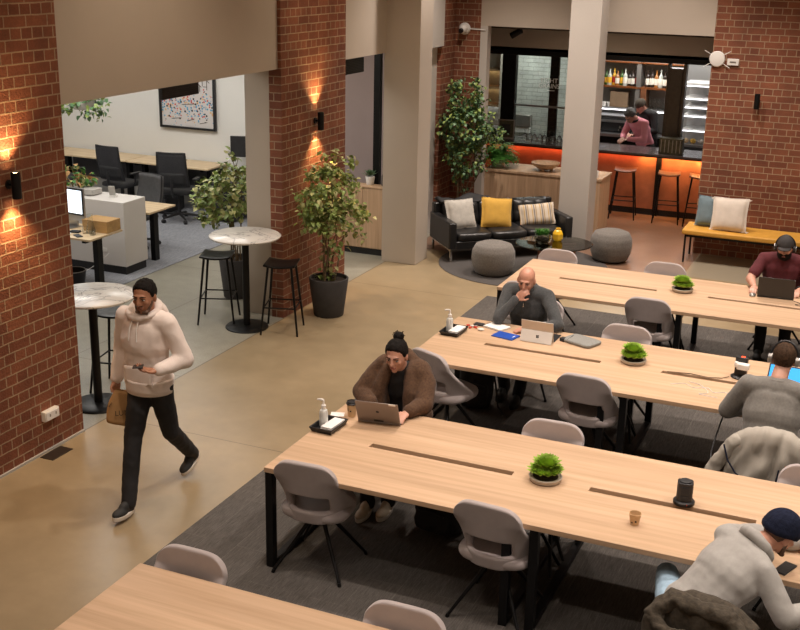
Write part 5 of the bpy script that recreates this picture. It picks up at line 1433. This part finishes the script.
# --- walking man in the white hoodie
J = dict(pel=(0, 0, .95), chest=(0, .03, 1.24), neck=(-.02, .03, 1.47), head=(-.045, .07, 1.60), shL=(-.19, .02, 1.405), shR=(.19, 0, 1.40),
         elR=(.27, -.04, 1.12), wrR=(.275, .04, .895), elL=(-.30, -.03, 1.13), wrL=(-.235, .21, 1.11),
         hipL=(-.085, 0, .90), hipR=(.075, 0, .90), knR=(.025, .20, .51), anR=(-.045, .37, .105), knL=(-.09, -.10, .50), anL=(-.03, -.44, .17))
m = person('walking man in white hoodie and black trousers looking at his phone', (-4.72, 6.42), 178, J, 'skin_tan', 'hoodie_white', 'black_cloth', w=1.06, d=1.05, sleeve=(.064, .060, .050), head=(12, 8, 0), fold=.007, loose=.016, topname='hoodie',
           handpose={'R': ((0, .1, -1), (-1, .2, 0), 1, .9, 1), 'L': ((.75, .5, .1), (0, .1, 1), -1, .55)}, shoes={'R': (-.05, 1, .10), 'L': (0, 1, -.38), 'm': 'shoe_black', 'sole': 'sole_white'}, hem=(0, 0, .93))
face_parts(m.r, m.c, m.R, 'hair_black', 'lips_dark')
hairdo(m.r, m.c, m.R, 'hair_black', cut=.060, back=-.045, puff=1.05, rough=.005, side=-.005)
mb = MB(); P = m.P
for s in (-1, 1): cap(mb, P(s*.060, .02, -.03), P(s*.045, .05, -.085), .014, .013)
cap(mb, P(-.035, .068, -.098), P(.035, .068, -.098), .016, .016); cap(mb, P(-.022, .089, -.045), P(.022, .089, -.045), .0065, .0065)
blobs(mb, .005, 'beard', 'stubble', m.r, 1)
mb = MB()   # hood lying on the shoulders
mb.tube([V((.095*math.cos(a)*1.15, .03+.10*math.sin(a), 1.475+.03*(-math.sin(a)))) for a in [i*PI/12 for i in range(24)]], [.026+.018*max(0, -math.sin(i*PI/12)) for i in range(24)], 10, True)
mb.ell((0, -.10, 1.43), (.12, .055, .085)); blobs(mb, .009, 'hood', 'hoodie_white', m.top, 3, .004, .07)
mb = MB(); mb.grid(lambda u, v: V((.178*(1-.06*v)*math.cos(2*PI*u), .146*(1-.06*v)*math.sin(2*PI*u)+.005, .965-.11*v+.012*math.sin(v*PI))), 40, 4); mb.build('hem_rib', 'hoodie_white', m.top, solid=.03, ang=180)
mb = MB(); mb.grid(lambda u, v: V((-.12+.24*u, .132+.022*math.sin(u*PI)+.01*v*0, .955+.13*v-.02*abs(2*u-1))), 10, 5); mb.build('pocket', 'hoodie_white', m.top, solid=.012, ang=180)
for s in (-1, 1): mb = MB(); mb.tube([(s*.025, .12, 1.44), (s*.03, .160, 1.37), (s*.035, .175, 1.28)], .004, 6); mb.build('drawstring', 'paper_white', m.top)
def world(f, p):
    a = math.radians(f.yaw); c, s = math.cos(a), math.sin(a); return V((f.root[0]+c*p[0]-s*p[1], f.root[1]+s*p[0]+c*p[1], p[2]))
h = world(m, (-.14, .30, 1.15))
r = phone(h, 178+35, 'dark phone held in the walking man\'s hand'); r.rotation_euler.x = math.radians(12)
# paper bag
h = world(m, (.285, .07, .80))
r = empty('paper_bag', (h.x+.015, h.y-.02, h.z-.22), 128, 'brown paper bag hanging from the walking man\'s hand', 'paper bag')
mb = MB()
def pb(u, v):
    a = 2*PI*u; q = abs(math.cos(a))**.6; w_ = .075+.0*v; k = 1-.0*v
    X = math.copysign(abs(math.cos(a))**.5, math.cos(a)); Y = math.copysign(abs(math.sin(a))**.5, math.sin(a))
    wy = .115*(1-v)+.045*v+.02*math.sin(v*PI); wx = .055*(1-v)**.8+.014
    cr = .006*noise.noise(V((X*3, Y*3, v*6)))
    return V((X*wx+cr, Y*wy+.04*v*0-.05*(1-v), v*.25))
mb.grid(pb, 32, 10); mb.add([pb(i/32, 0) for i in range(32)], [tuple(range(32))])
o = mb.build('bag_body', 'kraft', r, ang=45, solid=.002)
r.rotation_euler.x = math.radians(14)
text_mesh('LUNE', .055, 'ink', 'printed_lettering', r, Matrix.Translation((-.068, -.045, .10)) @ rotm('Z', -90) @ rotm('X', 78) @ rotm('Z', 14))
text_mesh('LUNE', .055, 'ink', 'printed_lettering', r, Matrix.Translation((.001, .072, .12)) @ rotm('Z', 180) @ rotm('X', 68) @ rotm('Z', 22))

# --- woman in the brown coat
J = seated(head=(.0, .175, 1.135), neck=(0, .10, 1.02), wrL=(-.175, .38, .785), wrR=(.10, .36, .785), elL=(-.25, .22, .80), elR=(.27, .20, .80), anL=(-.09, .48, .10), anR=(.04, .56, .10))
m = person('woman in brown fleecy coat over black top, typing, dark hair tied up', (-3.09, 7.38), 180, J, 'skin_light', 'black_cloth', 'black_cloth', w=.9, d=.92, head=(4, 15, 0), jaw=.92, fold=.002, loose=.003, sleeve=(.04, .035, .03), topname='top',
           handpose={'L': ((.05, 1, -.12), (0, 0, -1), -1, .35), 'R': ((-.35, 1, -.05), (0, 0, -1), 1, .35)}, shoes={'R': (0, 1, 0), 'L': (0, 1, 0), 'm': 'sneaker_cream', 'sole': 'sole_white'})
face_parts(m.r, m.c, m.R, 'hair_black'); hairdo(m.r, m.c, m.R, 'hair_black', cut=.058, back=-.075, puff=1.08, side=-.03)
mb = MB(); mb.ell(m.P(0, -.075, .115), (.042, .040, .034), m.R)
for k in range(5): 
    a = k*1.3; mb.tube([m.P(.02*math.cos(a), -.075+.02*math.sin(a), .13), m.P(.038*math.cos(a), -.078+.034*math.sin(a), .143), m.P(.050*math.cos(a+.5), -.08+.04*math.sin(a+.5), .125)], [.006, .004, .002], 5)
mb.build('hair_bun', 'hair_black', m.r)
mb = MB()   # coat: shell of back, shoulders, sleeves and broad lapels
W_ = .20
mb.ell((0, -.02, .80), (.205, .125, .26)); mb.ell((0, -.02, .60), (.225, .16, .14)); mb.ell((0, -.01, .95), (.185, .115, .11))
for s in (-1, 1):
    t = 'L' if s < 0 else 'R'
    chain(mb, [(s*.14, .055, .985), (s*.20, .10, .91), J['el'+t], V(J['el'+t]).lerp(V(J['wr'+t]), .80)], [.094, .088, .072, .056])
    chain(mb, [(s*.085, .02, 1.05), (s*.095, .125, .99), (s*.125, .185, .86), (s*.135, .20, .72), (s*.15, .19, .60)], [.040, .048, .058, .062, .06])
    mb.ell((s*.15, .09, .80), (.09, .12, .20))
chain(mb, [(-.085, .02, 1.05), (0, -.035, 1.075), (.085, .02, 1.05)], [.042, .046, .042])
blobs(mb, .010, 'coat', 'coat_brown', m.r, 3, .007, .13)

# --- bald man, chin on hand
J = seated(head=(.0, .19, 1.135), neck=(0, .12, 1.03), chest=(0, .09, .82), shL=(-.185, .12, .985), shR=(.185, .11, .985), elR=(.17, .42, .80), wrR=(.045, .31, .985), elL=(-.37, .34, .80), wrL=(-.16, .50, .785), anL=(-.06, .42, .10), anR=(.12, .30, .10))
m = person('bald man in dark zip jumper resting his chin on his fist', (-2.83, 9.78), 178, J, 'skin_pink', 'jumper_dark', 'black_cloth', w=1.08, d=1.05, head=(6, 17, -4), fold=.006,
           handpose={'R': ((-.6, -.25, .55), (-.3, -.8, .1), -1, .9, 1), 'L': ((.8, .4, -.1), (0, 0, -1), -1, .4)}, shoes={'m': 'shoe_black', 'sole': 'shoe_black'})
face_parts(m.r, m.c, m.R, 'stubble')
mb = MB(); mb.tube([V((.078*math.cos(a), .115+.075*math.sin(a), 1.045-.012*math.sin(a))) for a in [i*PI/10 for i in range(20)]], .022, 8, True); blobs(mb, .008, 'collar', 'jumper_dark', m.top, 2)
mb = MB(); mb.tube([(0, .205, 1.01), (0, .235, .95), (0, .238, .89)], .0045, 6); mb.build('zip', 'chrome', m.top)

# --- bearded man in a cap at the far table
J = seated(head=(.0, .20, 1.155), neck=(0, .11, 1.04), shL=(-.20, .08, .985), shR=(.20, .08, .985), elR=(.30, .26, .80), wrR=(.23, .50, .785), elL=(-.30, .24, .80), wrL=(-.20, .46, .79))
m = person('bearded man in maroon t-shirt and dark cap wearing headphones', (-.80, 12.13), 180, J, 'skin_light', 'maroon', 'black_cloth', w=1.14, d=1.1, short=True, head=(0, 12, 0), fold=.005, topname='t_shirt',
           handpose={'R': ((0, 1, -.1), (0, 0, -1), 1, .5), 'L': ((.2, 1, -.1), (0, 0, -1), -1, .5)}, shoes={'m': 'shoe_black', 'sole': 'shoe_black'})
face_parts(m.r, m.c, m.R, 'hair_black'); beard(m.r, m.c, m.R, 'hair_black', 1.12); hairdo(m.r, m.c, m.R, 'hair_black', cut=.05, back=-.05, puff=1.03)
mb = MB(); mb.ell((0, 0, 0), 1, n=32, m=20)
for i, p in enumerate(mb.v):
    q = V((p.x*.086, p.y*.108-.010, p.z*.098+.034)); 
    if q.z < .035: q.z = .035-(.035-q.z)*.12
    mb.v[i] = m.c+m.R @ q
o = mb.build('cap', 'cap_cloth', m.r, ang=180)
mb = MB(); mb.grid(lambda u, v: m.c+m.R @ V(((2*u-1)*.066*(1-.25*v**3), .078+.075*v*(1-.45*(2*u-1)**2), .042-.012*v-.012*(2*u-1)**2)), 10, 6); mb.build('cap_peak', 'cap_cloth', o, solid=.005)
headphones((-.80, 12.13, 0), m.c, m.R, 'black headphones worn over the dark cap', rz=180)
mb = MB(); w_ = V(J['wrL']); mb.cyl(w_-V((.0, .045, -.004)), w_-V((.0, .02, -.002)), .034, .033, 16); mb.build('watch_strap', 'black_plastic', m.r)

# --- man with headphones, seen from behind
J = seated(head=(.01, .30, 1.23), neck=(0, .20, 1.10), chest=(0, .10, .86), shL=(-.195, .17, 1.035), shR=(.195, .17, 1.035), elL=(-.33, .22, .80), wrL=(-.12, .52, .79), elR=(.33, .30, .80), wrR=(.12, .55, .79))
m = person('man in grey jumper seen from behind, wearing headphones', (-.48, 7.84), -3, J, 'skin_light', 'shirt_grey', 'black_cloth', w=1.14, d=1.06, sleeve=(.070, .066, .052), head=(0, 12, 0), fold=.0035,
           handpose={'L': ((.1, 1, -.1), (0, 0, -1), -1, .4), 'R': ((-.1, 1, -.1), (0, 0, -1), 1, .4)}, shoes={'m': 'shoe_black', 'sole': 'shoe_black'})
face_parts(m.r, m.c, m.R, 'hair_brown'); hairdo(m.r, m.c, m.R, 'hair_brown', cut=.062, back=-.07, puff=1.06, rough=.004)
mb = MB(); mb.tube([V((.070*math.cos(a), .195+.068*math.sin(a), 1.095-.012*math.sin(a))) for a in [i*PI/10 for i in range(20)]], .018, 8, True); blobs(mb, .008, 'collar', 'shirt_grey', m.top, 2)
headphones((-.48, 7.84, 0), m.c, m.R, 'black and silver headphones on the man in grey seen from behind', rz=-3, cup='grey_metal')

# --- man in the navy beanie leaning over the table
hd = V((.425, .385, .965))
J = dict(pel=(.04, .02, .57), chest=(.20, .15, .78), neck=(.325, .29, .925), neckline=(.31, .27, .905), head=hd, shL=(.15, .34, .90), shR=(.38, .10, .86), elL=(.28, .62, .80), wrL=(.52, .66, .785), elR=(.52, .02, .66), wrR=(.68, .20, .66),
         hipL=(-.06, .06, .53), hipR=(.12, .0, .53), knL=(-.16, .42, .54), anL=(-.14, .50, .10), knR=(.16, .42, .50), anR=(.2, .45, .10))
m = person('man in grey hooded top and navy beanie leaning over the table', (-.66, 5.56), 0, J, 'skin_pink', 'hoodie_grey', 'jeans', w=1.12, d=1.1, sleeve=(.060, .060, .050), head=(-48, 30, 6), fold=.006, loose=.012, topname='hoodie',
           handpose={'L': ((1, .1, -.1), (0, 0, -1), -1, .4), 'R': ((.5, .8, 0), (0, 0, -1), 1, .5)}, shoes={'m': 'shoe_black', 'sole': 'sole_white'})
face_parts(m.r, m.c, m.R, 'hair_brown'); hairdo(m.r, m.c, m.R, 'stubble', cut=.05, back=-.065, puff=1.01, rough=.001)
mb = MB(); P = m.P
for s in (-1, 1): cap(mb, P(s*.058, .02, -.03), P(s*.045, .05, -.085), .014, .013)
cap(mb, P(-.035, .068, -.098), P(.035, .068, -.098), .016, .016)
blobs(mb, .006, 'beard', 'stubble', m.r, 1)
mb = MB(); mb.ell((0, 0, 0), 1, n=64, m=28)
for i, p in enumerate(mb.v):
    a = math.atan2(p.y, p.x); rib = 1+.018*math.sin(a*22)
    q = V((p.x*.094*rib, p.y*.115*rib-.014, p.z*.104+.036))
    lim = .012-.045*(-(q.y)/.1 if q.y < 0 else 0)*.6
    if q.z < lim: q.z = lim-(lim-q.z)*.1
    elif q.z < lim+.038: q.x *= 1.05; q.y = (q.y+.014)*1.05-.014
    mb.v[i] = m.c+m.R @ q
mb.build('beanie', 'navy_knit', m.r, ang=180)
mb = MB(); mb.ell(m.P(.082, .0, -.047), .005); mb.build('earring', 'chrome', m.r)
nk_ = V(J['neck']); ax = (hd-V(J['chest'])).normalized(); Rn = frame(ax, V((1, -.8, 0)))
mb = MB(); mb.tube([nk_-ax*.015+Rn @ V((.095*math.cos(a), .088*math.sin(a), 0)) for a in [i*PI/12 for i in range(24)]], [.034]*24, 10, True)
mb.ell(nk_-ax*.06+V((-.05, -.02, .02)), (.10, .085, .045)); blobs(mb, .009, 'hood', 'hoodie_grey', m.top, 3, .005, .08)

# --- bar staff
J = dict(pel=(0, 0, .95), chest=(0, .12, 1.20), neck=(0, .26, 1.37), head=(0.0, .37, 1.43), shL=(-.19, .20, 1.31), shR=(.19, .20, 1.31), elL=(-.27, .26, 1.05), wrL=(-.06, .44, 1.05), elR=(.27, .26, 1.05), wrR=(.06, .44, 1.05),
         hipL=(-.09, 0, .90), hipR=(.09, 0, .90), knR=(.10, .03, .50), anR=(.1, 0, .1), knL=(-.10, .03, .49), anL=(-.1, 0, .1))
m = person('grey-haired bar worker in pink top bending over the counter', (-3.78, 19.40), 142, J, 'skin_light', 'pink_shirt', 'black_cloth', head=(8, 48, 0), vox=.009, legs=True, fold=.005, handpose={'L': ((.3, 1, -.3), (0, 0, -1), -1, .5), 'R': ((-.3, 1, -.3), (0, 0, -1), 1, .5)}, shoes={'m': 'shoe_black', 'sole': 'shoe_black'})
face_parts(m.r, m.c, m.R, 'hair_grey'); hairdo(m.r, m.c, m.R, 'hair_grey', cut=.05, back=-.07, puff=1.13, rough=.010)
mb = MB(); mb.tube([V((.075*math.cos(a), .25+.07*math.sin(a), 1.36-.03*math.sin(a))) for a in [i*PI/10 for i in range(20)]], .022, 8, True); mb.build('neck_scarf', 'black_cloth', m.r)
J = dict(J); J.update(neck=(0, .16, 1.45), head=(0, .25, 1.52), shL=(-.20, .12, 1.38), shR=(.20, .12, 1.38), chest=(0, .08, 1.24), elL=(-.30, .16, 1.12), elR=(.30, .16, 1.12))
m = person('bar worker in black with cap and apron strap behind the pink one', (-3.86, 20.0), 150, J, 'skin_light', 'black_cloth', 'black_cloth', w=1.15, head=(0, 35, 0), vox=.009, fold=.005, handpose={'L': ((.3, 1, -.3), (0, 0, -1), -1, .5), 'R': ((-.3, 1, -.3), (0, 0, -1), 1, .5)}, shoes={'m': 'shoe_black', 'sole': 'shoe_black'})
face_parts(m.r, m.c, m.R, 'hair_brown'); hairdo(m.r, m.c, m.R, 'hair_brown', cut=.045, back=-.07, puff=1.05)
mb = MB(); mb.ell((0, 0, 0), 1, n=28, m=16)
for i, p in enumerate(mb.v):
    q = V((p.x*.088, p.y*.110-.010, p.z*.096+.034)); 
    if q.z < .03: q.z = .03-(.03-q.z)*.12
    mb.v[i] = m.c+m.R @ q
o = mb.build('cap', 'jacket_brown', m.r, ang=180)
mb = MB(); mb.tube([(.14, .22, 1.36), (.10, .10, 1.45), (.0, -.02, 1.36), (-.13, -.05, 1.18)], .012, 6); mb.build('apron_strap', 'kraft', m.r)

# ------------------------------------------------------------------ jackets on chair backs
def drape(name, chair, lab, m, front, back, wid, fold, extra=None, top=.86, lining=None, sleeves=True):
    x, y, a = chair.location.x, chair.location.y, math.degrees(chair.rotation_euler.z)
    r = empty(name, (x, y, 0), a, lab, 'jacket')
    def f(u, v):
        s = 2*u-1; L_ = front+back; t = v*L_
        # t from front hang bottom, over the top, down the back
        if t < front-.05: Y = -.185; Z = top-(front-t)
        elif t < front+.05:
            q = (t-front+.05)/.10*PI; Y = -.255+.07*math.cos(q)*1.0; Z = top-.05+.07*math.sin(q)+.0
        else: Y = -.325-.04*(t-front)/back; Z = top-(t-front)
        hang = max(0, (t-front)/back) if t > front else 0
        X = s*wid*(1+.18*hang)
        dr = abs(s)**2.2
        Z -= dr*(.10+.08*hang)
        n1 = noise.noise(V((s*2.0+t*2.2, t*2.6-s, a)))*1.0; n2 = noise.noise(V((s*5+t*3, t*7, a+5)))
        ed = .05*noise.noise(V((s*3.1, 8.8, a))) if v > .93 else 0
        off = fold*(abs(n1)*1.6+n2*.5)*(1 if t > front else .4)
        return V((X, Y-off, Z+fold*.5*n2+ed))
    mb = MB(); mb.grid(f, 44, 36); mb.build('jacket_body', m, r, solid=.012, ang=180)
    if extra: extra(r)
    return r
def ex_grey(r):
    mb = MB(); chain(mb, [(-.23, -.31, .78), (-.34, -.33, .60), (-.42, -.36, .40), (-.50, -.38, .22)], [.05, .05, .045, .045]); blobs(mb, .009, 'sleeve', 'jacket_grey', r, 2, .009, .09)
    mb = MB(); mb.tube([(-.30, -.36, .76), (-.26, -.395, .66), (-.20, -.40, .58), (-.10, -.42, .52)], .006, 6); mb.build('piping', 'navy_knit', r)
    mb = MB(); mb.tube([(.08, -.41, .66), (.07, -.42, .56), (.05, -.42, .48)], .005, 6); mb.build('piping', 'navy_knit', r)
    mb = MB(); mb.grid(lambda u, v: V((-.30+.62*u, -.335-.03*math.sin(u*9), .52-.34*v+.05*u)), 16, 8); mb.build('lining', 'jacket_lining', r, solid=.01, ang=180)
drape('pale_jacket', CH[16], 'pale grey jacket with dark piping draped over the headphone man\'s chair', 'jacket_grey', .12, .34, .255, .045, ex_grey, top=.875)
def ex_brown(r):
    mb = MB(); mb.tube([(-.24, -.36, .77), (-.16, -.30, .86), (-.02, -.31, .85), (.12, -.32, .86), (.22, -.36, .78), (.17, -.41, .73), (0, -.42, .73), (-.16, -.41, .72)], [.05, .055, .05, .055, .05, .04, .04, .04], 10, True); blobs(mb, .010, 'hood', 'jacket_brown', r, 2, .012, .08)
    for s in (-1, 1):
        mb = MB(); chain(mb, [(s*.23, -.36, .76), (s*.25, -.39, .52), (s*.23, -.41, .28)], [.055, .05, .045]); blobs(mb, .010, 'sleeve', 'jacket_brown', r, 2, .008, .09)
drape('brown_jacket', CH[17], 'thick dark brown hooded jacket hung on the chair of the man in beanie', 'jacket_brown', .12, .50, .26, .03, ex_brown, top=.88)
# ------------------------------------------------------------------ camera, light, view
f_, pit, roll, yaw, H = 1130.577, .3095263, .02144394, .40258229, 3.95
cy, sy, cp, sp = math.cos(yaw), math.sin(yaw), math.cos(pit), math.sin(pit)
fw = V((-sy*cp, cy*cp, -sp)); r0 = V((cy, sy, 0)); u0 = r0.cross(fw)
rt = r0*math.cos(roll)+u0*math.sin(roll); up = rt.cross(fw)
cam = bpy.data.cameras.new('camera'); co = bpy.data.objects.new('camera', cam); COL.objects.link(co)
cam.sensor_fit = 'HORIZONTAL'; cam.sensor_width = 36; cam.lens = f_/800*36; cam.clip_start = .05; cam.clip_end = 100
co.matrix_world = Matrix.Translation((0, 0, H)) @ mat3(rt, up, -fw).to_4x4()
SC.camera = co
def area(name, loc, size, e, col, rot=(0, 0, 0), shape='DISK', sy_=None, spread=180):
    l = bpy.data.lights.new(name, 'AREA'); l.energy = e; l.color = col; l.shape = shape; l.size = size
    if sy_: l.size_y = sy_
    l.spread = math.radians(spread)
    o = bpy.data.objects.new(name, l); COL.objects.link(o); o.location = loc; o.rotation_euler = [math.radians(a) for a in rot]; return o
WARM = (1, .80, .60); NEUT = (1, .87, .77)
def spot(name, loc, e, col, ang, blend=.6, rad=.06, rot=(0, 0, 0)):
    l = bpy.data.lights.new(name, 'SPOT'); l.energy = e; l.color = col; l.spot_size = math.radians(ang); l.spot_blend = blend; l.shadow_soft_size = rad
    o = bpy.data.objects.new(name, l); COL.objects.link(o); o.location = loc; o.rotation_euler = [math.radians(a) for a in rot]; return o
# ceiling downlights over the tables (x, y)
def downlight(x, y, e, ang=95, z=5.5, col=NEUT, rad=.09, rot=(0, 0, 0)):
    mb = MB(); mb.lathe([(.10, 0), (.13, 0), (.13, .08), (.10, .08)], n=24); o = mb.build('ceiling_downlight', 'white_plastic'); o.location = (x, y, z+.02); tag(o, 'round white downlight recessed in the high ceiling', 'downlight', 'ceiling downlights')
    spot('downlight', (x, y, z), e, col, ang, .8, rad, rot)
for x in (-2.9, -.6, 1.7):
    for y, e in ((3.0, 150), (5.4, 250), (7.8, 310), (10.2, 390)): downlight(x, y, e)
for y in (4.6, 8.2, 11.6): downlight(-4.9, y, 130, col=WARM)
downlight(-4.9, 13.9, 520, col=NEUT); downlight(-1.6, 13.6, 560, 100, col=NEUT); downlight(-3.0, 14.4, 460, 95, col=NEUT)
# general fill bouncing around the hall
area('hall_light', (-1.0, 7.0, 5.45), 7, 40, WARM, shape='RECTANGLE', sy_=9)
# office panels
for x, y in ((-9.5, 13.2), (-12.0, 13.2), (-9.0, 10.4), (-12, 10.4), (-7.4, 9.0), (-7.4, 12.2)):
    area('office_panel', (x, y, 3.15), 1.2, 38 if x < -8 else 24, (1, .96, .90), shape='SQUARE')
# nook, bar, kitchen
area('nook_light', (-6.9, 13.6, 3.0), .3, 5, WARM)
area('kitchen_light', (-3.8, 19.9, 2.75), 1.6, 42, (1, .96, .90), shape='RECTANGLE', sy_=.6)
area('kitchen_light', (-3.6, 21.3, 2.75), 1.6, 14, (.92, .96, 1), shape='RECTANGLE', sy_=.6)
area('kitchen_light', (-6.0, 19.6, 2.75), .8, 20, (1, .97, .92), shape='RECTANGLE', sy_=.6)
area('bar_strip', (-5.3, 18.02, .94), 5.2, 4.6, (1, .24, .09), shape='RECTANGLE', sy_=.03)
area('bar_strip', (-2.95, 18.02, .94), 1.2, 8, (1, .50, .16), shape='RECTANGLE', sy_=.03)
area('bar_fill_light', (-4.2, 17.2, 2.88), .5, 9, WARM)  # added fill without a fixture, lifts the dim space above the bar
spot('bar_front_fill', (-3.2, 17.2, 2.65), 40, WARM, 100, .8, .05)  # added spot, no lamp modelled here, lightens the bar front
w = bpy.data.worlds.new('world'); SC.world = w; w.use_nodes = True
w.node_tree.nodes['Background'].inputs[0].default_value = (.85, .62, .42, 1); w.node_tree.nodes['Background'].inputs[1].default_value = .28
SC.view_settings.view_transform = 'Standard'; SC.view_settings.look = 'None'; SC.view_settings.gamma = 1; SC.view_settings.exposure = .12
SC.view_settings.use_curve_mapping = False
